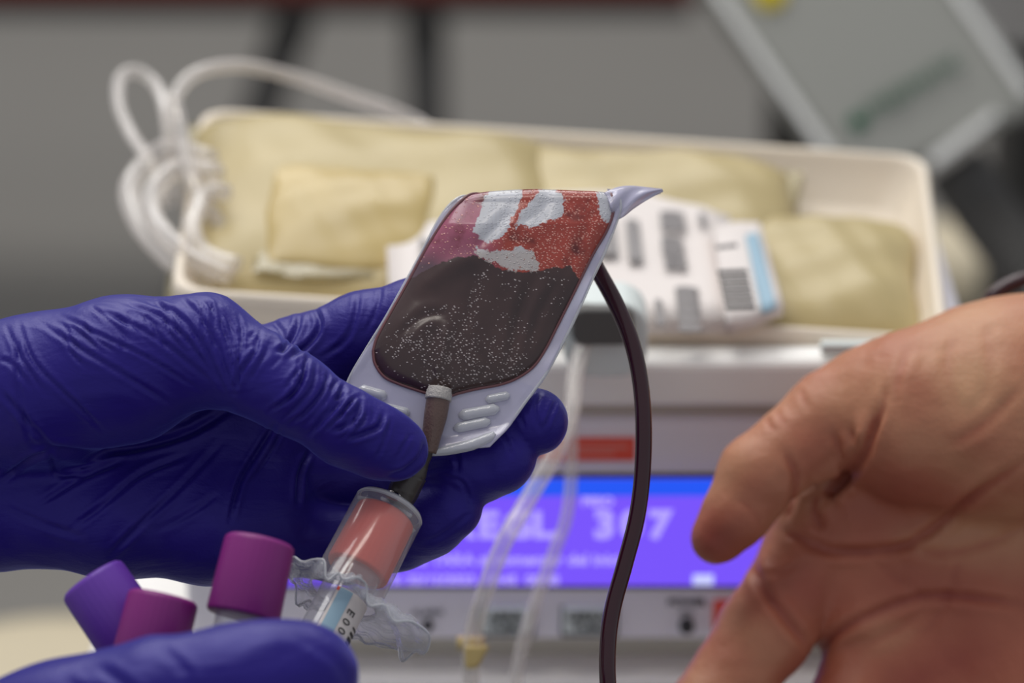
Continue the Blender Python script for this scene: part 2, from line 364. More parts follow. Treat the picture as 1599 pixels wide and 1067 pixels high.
# tube clamp on the top cover
def rrect(name, x0, x1, y0, y1, Y, th, rad, m, parent, bw=.001):
    c = [on_y(x0, y1, Y), on_y(x1, y0, Y)]; w = (c[1][0] - c[0][0]); 
    dd = (on_y(800, (y0 + y1) / 2, Y) - CAM) @ FV; xa, xb = (x0 - 799.5) * K * dd, (x1 - 799.5) * K * dd
    za, zb = c[0][2], c[1][2]; pts = []
    for (cx, cz, a0) in ((xb - rad, zb - rad, 0), (xa + rad, zb - rad, 90), (xa + rad, za + rad, 180), (xb - rad, za + rad, 270)):
        for k in range(7):
            a = math.radians(a0 + 15 * k); pts.append((cx + rad * math.cos(a), cz + rad * math.sin(a)))
    n = len(pts); V = [(p[0], Y, p[1]) for p in pts] + [(p[0], Y + th, p[1]) for p in pts]
    Fc = [tuple(range(n)), tuple(range(2 * n - 1, n - 1, -1))] + [(k, k + n, (k + 1) % n + n, (k + 1) % n) for k in range(n)]
    o = mesh(name, V, Fc, m, parent, False); bev(o, bw, 2); return o
cl = rrect('clamp_body', 880, 1012, 474, 590, YF - .022, .017, .009, M['button'], dv)
rrect('clamp_jaw', 893, 990, 484, 541, YF - .026, .006, .004, M['darkmetal'], dv)

# ---- tray
tray = empty('mixing_tray', (0, .05, zf(540))); tag(tray, 'cream open mixing tray tilted on top of the white device', 'tray')
YT0, YT1 = -.022, .118; HT = .021
def rimpt(px, py, Y): return on_y(px, py, Y)
BL, BR = rimpt(312, 166, YT1), rimpt(1450, 240, YT1)
FL, FR = rimpt(262, 455, YT0), rimpt(1486, 530, YT0)
def walls(name, lo_in, mtl):
    # outer shell corners at rim, tapering to the floor; wall thickness 3 mm
    up = np.array([0, 0, 1.0]); th = .0035
    rim = [FL, FR, BR, BL]; cen = sum(rim) / 4
    def ins(p, k, dz): 
        q = p + (cen - p) * np.array([1, 1, 0]) * 0; s = np.sign(cen - p); q = p + s * np.array([k, k, 0]); q[2] = p[2] + dz; return q
    H = HT
    loops = [[ins(p, .006, -H) for p in rim], [ins(p, 0, -.004) for p in rim], [ins(p, .001, 0) for p in rim], [ins(p, th, 0) for p in rim], [ins(p, th + .001, -.004) for p in rim], [ins(p, th + .008, -H + .004) for p in rim]]
    # round corners: sample each loop as rounded rectangle
    V = []; Fc = []; NS = 8
    for L in loops:
        for i in range(4):
            p = L[i]; a = L[i - 1]; b = L[(i + 1) % 4]; r = .012
            pa = p + (a - p) / np.linalg.norm(a - p) * r; pb = p + (b - p) / np.linalg.norm(b - p) * r
            for k in range(NS):
                t = k / (NS - 1); V.append((1 - t) ** 2 * pa + 2 * t * (1 - t) * p + t * t * pb)
    n = 4 * NS
    for j in range(len(loops) - 1):
        for k in range(n): Fc.append((j * n + k, j * n + (k + 1) % n, (j + 1) * n + (k + 1) % n, (j + 1) * n + k))
    Fc.append(tuple(range(n))[::-1]); Fc.append(tuple((len(loops) - 1) * n + k for k in range(n)))
    return mesh(name, V, Fc, mtl, tray)
tb = walls('tray_shell', 0, M['tray']); 
m_ = tb.modifiers.new('b', 'BEVEL'); m_.width = .0012; m_.segments = 2; m_.angle_limit = math.radians(40)
zt = (FL[2] + FR[2]) / 2 - HT
tube('rocker_shaft', [(-.06, .05, z_gap0 - .003), (-.06, .05, zt + .003)], .014, M['gap'], tray, smooth_path=False)

# tray frame helper: point at fraction (u across, v depth, h height above tray floor)
def TP(u, v, h):
    f = FL + (FR - FL) * u; b = BL + (BR - BL) * u
    f = f + np.array([0, .011, 0]); b = b - np.array([0, .011, 0])
    p = f + (b - f) * v; return p + np.array([0, 0, -.017 + h])
def pouch(name, u0, u1, v0, v1, h0, hgt, mtl, parent, seed=0, lean=0.0, amp=.06, ex=5.0):
    rng = np.random.RandomState(seed); nu, nv = 44, 34; V = []; Fc = []
    ph = rng.rand(8) * 6.28
    for side in (1, 0):
        for j in range(nv + 1):
            for i in range(nu + 1):
                a, b = i / nu, j / nv
                # superellipse footprint
                x = 2 * a - 1; y = 2 * b - 1
                e = (1 - abs(x) ** ex) ** .5 * (1 - abs(y) ** (ex - .8)) ** .5
                w = 1 + amp * (math.sin(5 * x + ph[0] + 2 * y) + .6 * math.sin(9 * y + ph[1] - 4 * x) + .5 * math.sin(13 * x + 6 * y + ph[2]))
                uu = u0 + (u1 - u0) * (a + .012 * math.sin(9 * b + ph[3])); vv = v0 + (v1 - v0) * (b + .02 * math.sin(8 * a + ph[4]))
                base = h0 + lean * b
                h = base + (hgt * e * w if side else .0005 - .0005)
                V.append(TP(uu, vv, h))
    N = (nu + 1) * (nv + 1)
    for s in (0, 1):
        for j in range(nv):
            for i in range(nu):
                q = (j * (nu + 1) + i, j * (nu + 1) + i + 1, (j + 1) * (nu + 1) + i + 1, (j + 1) * (nu + 1) + i)
                Fc.append(tuple(s * N + k for k in (q if s == 0 else q[::-1])))
    o = mesh(name, V, Fc, mtl, parent); m = o.modifiers.new('w', 'WELD'); m.merge_threshold = .0003; return o
def fluid_bag(label, u0, u1, v0, v1, h0, hgt, mtl, seed, lean=0, grp=None, ex=5.0):
    c = TP((u0 + u1) / 2, (v0 + v1) / 2, h0); t = empty('fluid_bag', c); tag(t, label, 'bag', grp)
    pouch('fluid_pouch', u0 + .012, u1 - .012, v0 + .03, v1 - .03, h0 + .0006, hgt, mtl, t, seed, lean, .055, ex)
    pouch('film_margin', u0, u1, v0, v1, h0, .0022, M['bagfilm'], t, seed + 5, lean, .3, ex)
    return t
fluid_bag('large yellowish fluid bag slumped in the left half of the cream tray', -.01, .50, .02, .99, .001, .016, M['yellowbag'], 3, .013)
fluid_bag('darker amber bag lying over the left yellowish bag in the tray', .10, .34, .10, .60, .014, .007, M['amber'], 9, .010, None, 2.4)
fluid_bag('pale yellowish bag flat against the back of the tray middle', .42, .82, .30, .98, .002, .013, M['yellowbag'], 15, .010)
fluid_bag('yellowish fluid bag at the right end of the cream tray', .70, .985, .02, .72, .001, .014, M['yellowbag'], 21, .004)
# labelled bags
def on_t(px, py, h):
    """point where the pixel ray meets the plane at height h above the tray floor"""
    n = np.cross(FR - FL, BL - FL); n /= np.linalg.norm(n); o = FL + np.array([0, 0, -.017 + h]); r = ray(px, py)
    return CAM + r * (np.dot(o - CAM, n) / np.dot(r, n))
def label_quad(name, quad, h, m, parent, th=.0007, nx=6, ny=6, wave=.0012, ph=0):
    q = [np.array(on_t(x, y, h)) for x, y in quad]  # tl,tr,br,bl
    V = []; Fc = []
    for lay in (1, 0):
        for j in range(ny + 1):
            for i in range(nx + 1):
                u, v = i / nx, j / ny
                p = (q[0] * (1 - u) + q[1] * u) * (1 - v) + (q[3] * (1 - u) + q[2] * u) * v
                V.append(p + np.array([0, 0, wave * math.sin(4 * u + ph) * math.cos(3 * v + ph) + th * lay]))
    N = (nx + 1) * (ny + 1)
    for s in (0, 1):
        for j in range(ny):
            for i in range(nx):
                a = (s * N + j * (nx + 1) + i, s * N + j * (nx + 1) + i + 1, s * N + (j + 1) * (nx + 1) + i + 1, s * N + (j + 1) * (nx + 1) + i)
                Fc.append(a[::-1] if s == 0 else a)
    B = [i for i in range(nx + 1)] + [j * (nx + 1) + nx for j in range(1, ny + 1)] + [ny * (nx + 1) + i for i in range(nx - 1, -1, -1)] + [j * (nx + 1) for j in range(ny - 1, 0, -1)]
    for k in range(len(B)): a, b = B[k], B[(k + 1) % len(B)]; Fc.append((a, b, b + N, a + N))
    return mesh(name, V, Fc, m, parent)
c = on_t(960, 440, .03)
lb = empty('labelled_bag', c); tag(lb, 'folded bag with a large white printed label in the middle of the tray', 'bag')
label_quad('bag_body', [(600, 350), (1135, 318), (1150, 528), (610, 500)], .014, M['label'], lb, .006, 10, 8, .0018)
def bl(quad, h=.0215, m='inkgrey', par=None): return label_quad('print', quad, h, M[m], par or lb, .0004, 8, 8, .0004)
def sub(x0, y0, x1, y1, sk=.10):
    return [(x0 + sk * (430 - y0) * -1, y0), (x1 + sk * (430 - y0) * -1, y0), (x1 - sk * (430 - y1), y1), (x0 - sk * (430 - y1), y1)]
for r in ((1040, 332, 1078, 362), (1038, 372, 1072, 400), (1040, 402, 1074, 422), (1052, 450, 1088, 522), (985, 345, 1006, 410), (940, 335, 968, 400), (1018, 470, 1030, 510), (1100, 335, 1112, 350), (905, 345, 925, 420), (660, 375, 672, 440)):
    if r[2] - r[0] > 30:
        n = 5
        for k in range(n):
            y0 = r[1] + (r[3] - r[1]) * k / n; y1 = y0 + (r[3] - r[1]) / n * .74; bl(sub(r[0], y0, r[2], y1))
    else: bl(sub(*r))
c = on_t(1160, 430, .03)
lb2 = empty('labelled_bag', c); tag(lb2, 'small bag with a white barcode label edged in pale blue, right in the tray', 'bag')
label_quad('bag_body', [(1112, 372), (1186, 362), (1222, 496), (1134, 520)], .020, M['label'], lb2, .004, 8, 8, .0008)
label_quad('blue_label_edge', [(1164, 370), (1184, 366), (1212, 482), (1190, 490)], .0246, M['labelblue'], lb2, .0006, 6, 8, .0003)
for k in range(6):
    y = 424 + k * 11.0; dx = (y - 424) * .22
    label_quad('barcode_bar', [(1120 + dx, y), (1166 + dx, y - 2), (1168 + dx, y + 4), (1122 + dx, y + 6)], .0388, M['ink'], lb2, .0004, 2, 1, 0)
label_quad('print', [(1118, 385), (1150, 381), (1152, 386), (1120, 390)], .0388, M['inkgrey'], lb2, .0004, 2, 1, 0)

# tubes of the tray: clear loops spilling out over its left end
def ctube(label, pts, r, mt='cleartube', cat='tube', grp=None, name='clear_tube'):
    w = [P(*p) for p in pts]; o = tube(name, w, r, M[mt], None, 8, 14); tag(o, label, cat, grp); return o
ctube('clear tube arching high above the back edge of the cream tray', [(292, 330, 1.03), (272, 250, 1.03), (268, 170, 1.03), (300, 118, 1.04), (370, 103, 1.06), (450, 118, 1.08), (540, 148, 1.10), (640, 185, 1.115), (740, 250, 1.10), (800, 310, 1.06)], .0024)
ctube('narrow clear tube loop standing up at the far left of the tray', [(262, 300, 1.05), (262, 200, 1.06), (248, 140, 1.08), (215, 112, 1.085), (188, 122, 1.08), (186, 165, 1.07), (205, 210, 1.06), (235, 255, 1.04), (262, 320, 1.03)], .0021)
ctube('clear tube running down the left wall into the tray', [(270, 150, 1.025), (282, 200, 1.02), (300, 280, 1.01), (335, 340, 1.005), (370, 400, 1.0), (420, 440, .995)], .0024)
ctube('thick pale tube bulging outward over the left end of the tray', [(330, 250, 1.02), (265, 232, 1.03), (222, 262, 1.03), (202, 300, 1.02), (215, 345, 1.01), (245, 385, 1.0), (285, 420, .99), (340, 445, .985)], .0036)
ctube('pale tube coiled just inside the outermost tube at the tray end', [(340, 270, 1.01), (285, 262, 1.02), (245, 290, 1.015), (236, 330, 1.005), (262, 372, .995), (305, 405, .985), (360, 430, .98)], .0034)
ctube('inner pale tube coil touching the left wall of the tray', [(350, 300, 1.0), (322, 300, 1.01), (308, 330, 1.0), (300, 360, .99), (318, 395, .985), (370, 415, .98)], .0030)
ctube('pale tube lying across the yellowish bag in the tray', [(430, 440, .992), (470, 400, 1.0), (520, 330, 1.02), (560, 300, 1.03), (610, 330, 1.02)], .0022)
# clear tubes hanging in front of the screen
ct = ctube('clear tube hanging from the clamp across the lit screen', [(910, 540, .935), (897, 590, .93), (893, 640, .925), (868, 705, .92), (825, 780, .915), (788, 845, .91), (760, 915, .91), (742, 975, .915), (735, 1025, .92), (736, 1100, .93)], .0026)
ctube('faint clear tube hanging behind the first one at the screen', [(905, 560, .938), (893, 660, .94), (892, 745, .945), (884, 810, .945), (866, 860, .945), (840, 930, .945), (815, 1010, .945), (800, 1100, .95)], .0020)
tc_ = P(738, 1030, .925)
cc = empty('tube_clip', tc_); tag(cc, 'small yellow wedge clip on the clear tube under the screen', 'clip')
pts = [(724, 1008), (766, 1008), (746, 1044), (727, 1046)]
V = [P(x, y, .912) for x, y in pts] + [P(x, y, .93) for x, y in pts]
hexa('clip_body', V, M['amber'], cc, .0012)
lathe('clip_ring', P(735, 1004, .925), UV_, [(-.002, .003), (-.002, .0042), (.002, .0042), (.002, .003)], M['amber'], cc, 24)

# ================================================================== machine on a pole, top right
mc = empty('pole_machine', P(1590, 100, 1.75)); tag(mc, 'tilted grey machine with green lettering and yellow dot, clamped to the dark post', 'machine')
D0 = 1.55
pl = [(1060, -85), (1395, -85), (1640, 235), (1480, 335), (1330, 270)]
A, B_, C_, D_ = P(1075, -60, D0), P(1395, -190, D0), P(1640, 165, D0), P(1340, 300, D0)
n_ = np.cross(B_ - A, D_ - A); n_ /= np.linalg.norm(n_)
if np.dot(n_, FV) < 0: n_ = -n_
hexa('housing', [D_ + n_ * .07, C_ + n_ * .07, B_ + n_ * .07, A + n_ * .07, D_, C_, B_, A], M['machine'], mc, .008, 4)
E0 = D0 - .003
def mq(name, q, m, d=E0, th=.003): 
    V = [P(x, y, d + th) for x, y in q] + [P(x, y, d) for x, y in q]; return hexa(name, V, m, mc, .0008, 2)
mq('edge_trim', [(1448, 246), (1552, 172), (1562, 182), (1460, 262)], M['machinelt'])
mq('edge_trim', [(1300, 262), (1086, -45), (1098, -52), (1312, 250)], M['machinelt'])
mq('edge_trim', [(1598, 150), (1385, -150), (1397, -158), (1610, 142)], M['machinelt'])
xd = P(1490, 104, E0) - P(1330, 195, E0); yd = P(1330, 100, E0) - P(1330, 195, E0)
lettering('green_lettering', 'FRESMATIC', .0105, P(1362, 184, E0 - .001), xd, yd, M['green'], mc, .0008)
mq('green_logo', [(1322, 188), (1346, 172), (1358, 192), (1334, 208)], M['green'])
yc = P(1203, -12, E0); lathe('yellow_dot', yc, FV, [(0, .008), (.0006, .0085), (.003, .0085)], M['yellow'], mc, 40)
post = on_y(1596, 200, .95)
po = empty('steel_post', (post[0] + .02, .95, FLOOR)); tag(po, 'dark upright post at the right edge, carrying the grey machine', 'post')
px0 = on_y(1566, 200, .95)[0]
box('post_shaft', px0, px0 + .085, .93, 1.0, FLOOR + .02, .75, M['black'], po, .006)
box('post_foot', px0 - .12, px0 + .20, .86, 1.12, FLOOR, FLOOR + .025, M['black'], po, .006)
br = P(1560, 110, 1.62); box('mounting_bracket', br[0] - .02, px0 + .03, br[1] - .01, .928, br[2] - .03, br[2] + .02, M['darkmetal'], mc, .004)
# ribbed hose under the machine
hs = [P(1490, 262, 1.60), P(1530, 320, 1.6), P(1575, 380, 1.58), P(1640, 470, 1.56)]
ho = empty('ribbed_hose', hs[0]); tag(ho, 'grey ribbed hose slanting down from the machine to the right edge', 'hose')
tube('hose_wall', hs, .013, M['machine'], ho)
hp = catmull(hs, 8)
for k in range(0, len(hp) - 1):
    a = hp[k + 1] - hp[k]; lathe('hose_rib', hp[k], a, [(-.0015, .0125), (-.0015, .0165), (.0015, .0165), (.0015, .0125)], M['darkmetal'], ho, 20)
# dark chair leg behind and a light one
def bgpost(label, px, y0, Y, w, m, name='chair_leg'):
    a = on_y(px, y0, Y); z1 = a[2]
    o = box('upright', a[0] - w / 2, a[0] + w / 2, Y, Y + w, FLOOR + .01, z1, m, None, .004)
    return o, a
a = on_y(1252, 60, 1.66); ch = empty('floor_stand', (a[0], 1.66, FLOOR)); tag(ch, 'dark square floor stand seen between the tray end and the grey machine', 'stand')
box('upright', a[0] - .026, a[0] + .026, 1.66, 1.70, FLOOR + .02, a[2], M['black'], ch, .004)
box('foot_plate', a[0] - .14, a[0] + .14, 1.56, 1.82, FLOOR, FLOOR + .022, M['black'], ch, .005)
a = on_y(1520, 440, 1.35); cs = empty('side_stool', (a[0], 1.35, FLOOR)); tag(cs, 'cream padded footstool low behind the tray, right of its end', 'stool')
za = on_y(1520, 400, 1.35)[2]
lathe('cushion', (a[0] + .0, 1.40, za - .05), (0, 0, 1), [(0, .04), (.002, .052), (.02, .056), (.04, .05), (.05, .03), (.051, .001)], M['beige'], cs, 40)
lathe('stem', (a[0], 1.40, FLOOR), (0, 0, 1), [(0, .10), (.02, .10), (.03, .015), (za - .05 - FLOOR, .015)], M['darkmetal'], cs, 30)

# ================================================================== SCULPTING TOOLS (implicit surfaces in millimetres)
def cm(px, py, z):
    """camera-aligned millimetres; z = mm beyond the 800 mm focus distance"""
    d = 800.0 + z; return np.array([(px - 799.5) * K * d, (533.5 - py) * K * d, z])
def rpx(r, z=0): return r * K * (800.0 + z)
def to_world(V):
    V = np.asarray(V, float) * .001; return CAM + V[:, :1] * RV + V[:, 1:2] * UV_ + (V[:, 2:3] + .8) * FV
def capsule(G, a, b, ra, rb, fz=1.0):
    X, Y, Z = G; ba = (b - a).astype(np.float32); l2 = float((ba * ba).sum()) + 1e-6
    px, py, pz = X - np.float32(a[0]), Y - np.float32(a[1]), Z - np.float32(a[2])
    h = np.clip((px * ba[0] + py * ba[1] + pz * ba[2]) / l2, 0, 1)
    return np.sqrt((px - h * ba[0]) ** 2 + (py - h * ba[1]) ** 2 + ((pz - h * ba[2]) * fz) ** 2) - (ra + (rb - ra) * h)
def smin(a, b, k):
    h = np.maximum(k - np.abs(a - b), 0) / k; return np.minimum(a, b) - h * h * k * .25
def chain(G, pts, k=3.0, fz=1.0):
    """pts: (px, py, z, rpx) joints"""
    f = None
    for i in range(len(pts) - 1):
        p, q = pts[i], pts[i + 1]
        c = capsule(G, cm(*p[:3]), cm(*q[:3]), rpx(p[3], p[2]), rpx(q[3], q[2]), fz)
        f = c if f is None else smin(f, c, k)
    return f
def surface_nets(f, lo, h):
    s = f < 0; nx, ny, nz = f.shape
    acc = np.zeros((nx - 1, ny - 1, nz - 1, 3), np.float32); cnt = np.zeros((nx - 1, ny - 1, nz - 1), np.float32)
    import itertools
    for ax in range(3):
        o = [0, 0, 0]; o[ax] = 1
        A = f[tuple(slice(0, n - (1 if i == ax else 0)) for i, n in enumerate(f.shape))]
        Bq = f[tuple(slice(1 if i == ax else 0, n) for i, n in enumerate(f.shape))]
        cr = (A < 0) != (Bq < 0); t = np.where(cr, A / np.where(cr, A - Bq, 1), 0).astype(np.float32)
        others = [i for i in range(3) if i != ax]
        for da, db in itertools.product((0, 1), (0, 1)):
            sl = [slice(None)] * 3
            sl[others[0]] = slice(da, f.shape[others[0]] - 1 + da); sl[others[1]] = slice(db, f.shape[others[1]] - 1 + db)
            c = cr[tuple(sl)]; tt = t[tuple(sl)]
            acc[..., ax] += tt; acc[..., others[0]] += c * da; acc[..., others[1]] += c * db; cnt += c
    m = cnt > 0; idx = -np.ones(m.shape, np.int32); idx[m] = np.arange(m.sum())
    base = np.argwhere(m).astype(np.float32); V = (base + acc[m] / cnt[m][:, None]) * h + lo
    Q = []
    for ax in range(3):
        o1, o2 = [(1, 2), (2, 0), (0, 1)][ax]
        sl0 = [slice(1, -1)] * 3; sl0[ax] = slice(0, -1)
        sl1 = [slice(1, -1)] * 3; sl1[ax] = slice(1, None)
        A, Bq = s[tuple(sl0)], s[tuple(sl1)]; cr = A != Bq; pos = np.argwhere(cr); inside = A[cr]
        off = np.ones(3, int); off[ax] = 0; pos = pos + off
        def vi(d1, d2):
            q = pos.copy(); q[:, o1] -= d1; q[:, o2] -= d2; return idx[q[:, 0], q[:, 1], q[:, 2]]
        q = np.stack([vi(1, 1), vi(0, 1), vi(0, 0), vi(1, 0)], 1); q[~inside] = q[~inside][:, ::-1]; Q.append(q)
    return V, np.concatenate(Q)
def vnormals(V, Q):
    n = np.cross(V[Q[:, 2]] - V[Q[:, 0]], V[Q[:, 3]] - V[Q[:, 1]]); N = np.zeros_like(V)
    for k in range(4): np.add.at(N, Q[:, k], n)
    return N / (np.linalg.norm(N, axis=1)[:, None] + 1e-9)
def relax(V, Q, it=2, lam=.5):
    E = np.concatenate([Q[:, [0, 1]], Q[:, [1, 2]], Q[:, [2, 3]], Q[:, [3, 0]]]); c = np.zeros(len(V)); np.add.at(c, E[:, 0], 1); np.add.at(c, E[:, 1], 1)
    for _ in range(it):
        a = np.zeros_like(V); np.add.at(a, E[:, 0], V[E[:, 1]]); np.add.at(a, E[:, 1], V[E[:, 0]]); V = V + lam * (a / c[:, None] - V)
    return V
def vnoise(Pn, seed=0):
    """smooth value noise, -1..1"""
    i = np.floor(Pn).astype(np.int64); f = Pn - i; f = f * f * (3 - 2 * f); r = np.zeros(len(Pn))
    for dx in (0, 1):
        for dy in (0, 1):
            for dz in (0, 1):
                h = (i[:, 0] + dx) * 374761393 + (i[:, 1] + dy) * 668265263 + (i[:, 2] + dz) * 2147483647 + seed * 144665
                h = (h ^ (h >> 13)) * 1274126177; h = (h ^ (h >> 16)) & 0xffff
                w = (f[:, 0] if dx else 1 - f[:, 0]) * (f[:, 1] if dy else 1 - f[:, 1]) * (f[:, 2] if dz else 1 - f[:, 2])
                r += w * (h / 32767.5 - 1)
    return r
def pix_of(V):
    d = 800 + V[:, 2]; return V[:, 0] / (K * d) + 799.5, 533.5 - V[:, 1] / (K * d)
def poly_dist(x, y, pl):
    """distance and signed side to a polyline in pixels, and fade towards its ends"""
    pl = catmull([(a, b, 0) for a, b in pl], 5)[:, :2]; best = np.full(len(x), 1e9); side = np.zeros(len(x)); tt = np.zeros(len(x)); n = len(pl) - 1
    for i in range(n):
        a, b = pl[i], pl[i + 1]; d = b - a; l2 = (d ** 2).sum() + 1e-9
        h = np.clip(((x - a[0]) * d[0] + (y - a[1]) * d[1]) / l2, 0, 1)
        ex, ey = x - a[0] - h * d[0], y - a[1] - h * d[1]; dist = np.hypot(ex, ey); u = dist < best
        best = np.where(u, dist, best); side = np.where(u, np.sign(ex * d[1] - ey * d[0]), side); tt = np.where(u, (i + h) / n, tt)
    return best * side, tt
def creases(V, N, lst, zsel=None):
    x, y = pix_of(V); out = np.zeros(len(V)); front = np.clip(-N[:, 2] * 1.6 + .35, 0, 1)
    for pl, w, dep in lst:
        xs = [p[0] for p in pl]; ys = [p[1] for p in pl]; m = (x > min(xs) - 6 * w) & (x < max(xs) + 6 * w) & (y > min(ys) - 6 * w) & (y < max(ys) + 6 * w)
        if zsel is not None: m &= zsel
        if not m.any(): continue
        s, t = poly_dist(x[m], y[m], pl); fade = np.clip(np.minimum(t, 1 - t) * 5 + .15, 0, 1)
        g = -np.exp(-(s / w) ** 2) + .55 * np.exp(-((np.abs(s) - 2.0 * w) / (1.1 * w)) ** 2)
        out[m] += g * dep * fade
    return out * front
def sculpt(name, fn, lo, hi, h, mtl, disp=None, attrs=None, parent=None, smooth_it=2):
    lo = np.array(lo, np.float32); hi = np.array(hi, np.float32); n = np.ceil((hi - lo) / h).astype(int) + 1
    G = np.meshgrid(*[(lo[i] + np.arange(n[i]) * h).astype(np.float32) for i in range(3)], indexing='ij')
    f = fn(G).astype(np.float32)
    f[0], f[-1], f[:, 0], f[:, -1], f[:, :, 0], f[:, :, -1] = [1] * 6
    V, Q = surface_nets(f, lo, h); del f, G; V = V.astype(float)
    V = relax(V, Q, smooth_it); N = vnormals(V, Q)
    if disp is not None: V = V + N * disp(V, N)[:, None]
    A = attrs(V, N) if attrs else {}
    o = npmesh(name, to_world(V), Q[:, ::-1], mtl, parent)
    for k, a in A.items():
        at = o.data.attributes.new(k, 'FLOAT', 'POINT'); at.data.foreach_set('value', np.asarray(a, np.float32))
    return o

# ================================================================== GLOVED HAND HOLDING THE BAG
def hand_a(G):
    thumb = chain(G, [(318, 548, -6, 80), (400, 584, -12, 62), (457, 615, -14, 58), (543, 667, -13, 55), (594, 691, -11.5, 50), (624, 704, -11, 43)], 5)
    thenar = chain(G, [(318, 548, -6, 82), (190, 578, -4, 104), (60, 612, 0, 110), (-160, 640, 6, 112)], 8)
    palm = None
    for p in ([(-260, 640, 22, 105), (-60, 640, 20, 100), (250, 570, 22, 92), (400, 590, 22, 78)],
              [(-260, 690, 22, 110), (-60, 700, 20, 95), (420, 690, 21, 72)],
              [(-260, 740, 20, 110), (-40, 770, 16, 88), (420, 780, 20, 70)],
              [(-260, 760, 18, 110), (-40, 800, 12, 82), (180, 812, 10, 84), (330, 828, 13, 78), (430, 838, 17, 66)]):
        c = chain(G, p, 6); palm = c if palm is None else smin(palm, c, 10)
    palm = smin(palm, thenar, 5)
    fingers = [
        [(385, 590, 20, 76), (470, 568, 25, 70), (570, 525, 25, 68), (650, 500, 22, 62), (700, 500, 19, 52)],
        [(415, 650, 24, 70), (560, 650, 28, 62), (700, 655, 20, 58), (780, 650, 13, 56), (836, 658, 9, 52)],
        [(430, 735, 23, 68), (560, 745, 26, 58), (660, 742, 18, 56), (735, 728, 11, 58), (782, 716, 8, 54)],
        [(430, 830, 17, 66), (540, 852, 20, 57), (620, 832, 17, 55), (668, 812, 13, 54), (703, 792, 10, 50)]]
    f = smin(palm, thumb, 6)
    for c in fingers:
        g = chain(G, c, 3.5); f = smin(f, g, 1.6)
    return f
def scr_(x, y, sx=2.052, sy=2.052, ox=0, oy=400): return (ox + x / sx, oy + y / sy)
_c1 = [  # creases read off the glove, in crop units
    ([(20, 225), (70, 330), (150, 450)], 5, .5), ([(60, 210), (110, 340), (230, 460), (330, 560)], 5, .55), ([(120, 210), (260, 300), (430, 400), (560, 480)], 6, .5),
    ([(190, 190), (330, 260), (480, 330), (640, 430)], 5, .5), ([(300, 170), (430, 225), (540, 290), (660, 390)], 6, .55), ([(400, 150), (500, 190), (600, 270), (690, 390)], 5, .55),
    ([(480, 150), (570, 190), (650, 290), (720, 430)], 6, .6), ([(580, 135), (640, 200), (700, 300), (750, 440)], 6, .6), ([(640, 130), (700, 200), (735, 300), (760, 420)], 5, .5),
    ([(690, 160), (740, 230), (760, 330), (765, 420)], 4, .45), ([(760, 190), (775, 250), (765, 340), (755, 420)], 4, .6), ([(835, 240), (815, 310), (775, 370), (760, 420)], 5, .75),
    ([(870, 265), (840, 330), (800, 400)], 4, .4), ([(980, 325), (965, 400), (930, 450), (860, 500)], 5, .8), ([(1010, 345), (1000, 420), (950, 480), (900, 530)], 4, .5),
    ([(1050, 375), (1035, 430), (990, 490), (930, 540)], 5, .8), ([(1100, 410), (1070, 470), (1010, 530)], 4, .5), ([(1140, 450), (1100, 500), (1040, 560)], 4, .6),
    ([(110, 600), (250, 630), (430, 615), (600, 570), (740, 490)], 9, 1.1), ([(0, 430), (80, 520), (170, 620)], 7, .6), ([(60, 240), (60, 420), (100, 600)], 7, .5),
    ([(0, 720), (80, 660), (160, 625)], 6, .8), ([(160, 630), (190, 700), (290, 700)], 6, .6), ([(230, 870), (330, 800), (450, 700), (600, 640)], 7, .7), ([(120, 800), (250, 720), (400, 650)], 7, .6),
    ([(350, 960), (450, 860), (600, 720), (720, 590)], 7, .6), ([(880, 540), (830, 620), (770, 720), (735, 850)], 6, 1.1), ([(905, 560), (860, 640), (800, 730)], 4, .6),
    ([(0, 330), (40, 350), (100, 420)], 6, .4), ([(20, 800), (120, 850), (260, 900)], 8, .5), ([(500, 880), (620, 820), (700, 760)], 7, .4), ([(990, 630), (960, 700), (955, 800)], 6, .8)]
_c2 = [  # thumb tip and far fingers, photo pixels
    ([(537, 601), (528, 630), (505, 655), (480, 680)], 4, .75), ([(563, 620), (560, 645), (540, 665), (520, 672)], 4, .85), ([(572, 628), (568, 655), (548, 680)], 3, .5), ([(598, 646), (590, 668), (560, 680), (545, 684)], 4, .85),
    ([(610, 655), (600, 690), (585, 720)], 3, .35), ([(664, 690), (655, 715), (630, 735), (605, 742)], 4, .7), ([(480, 560), (470, 600), (445, 630)], 4, .5), ([(640, 680), (620, 715)], 3, .3),
    ([(470, 488), (462, 520), (445, 545), (430, 550)], 4, .8), ([(492, 482), (500, 510), (480, 540), (450, 560)], 4, .9), ([(560, 455), (556, 490), (540, 530), (500, 560)], 4, .5), ([(595, 445), (590, 480), (570, 520)], 3, .35), ([(425, 500), (440, 520), (445, 550)], 4, .5),
    ([(845, 612), (835, 640), (845, 675)], 3, .5), ([(868, 625), (858, 650), (850, 668)], 3, .5), ([(800, 640), (815, 655), (820, 670)], 3, .3),
    ([(775, 672), (792, 690), (800, 715)], 3, .45), ([(700, 690), (712, 710), (716, 735)], 4, .5), ([(650, 740), (690, 728), (720, 735)], 5, .4), ([(690, 742), (722, 755), (735, 790)], 3, .35), ([(660, 850), (700, 828), (735, 800)], 4, .3)]
CR_A = [([scr_(*p) for p in pl], w / 1.6, d) for pl, w, d in _c1] + [(pl, w, d) for pl, w, d in _c2]
_r = random.Random(11)
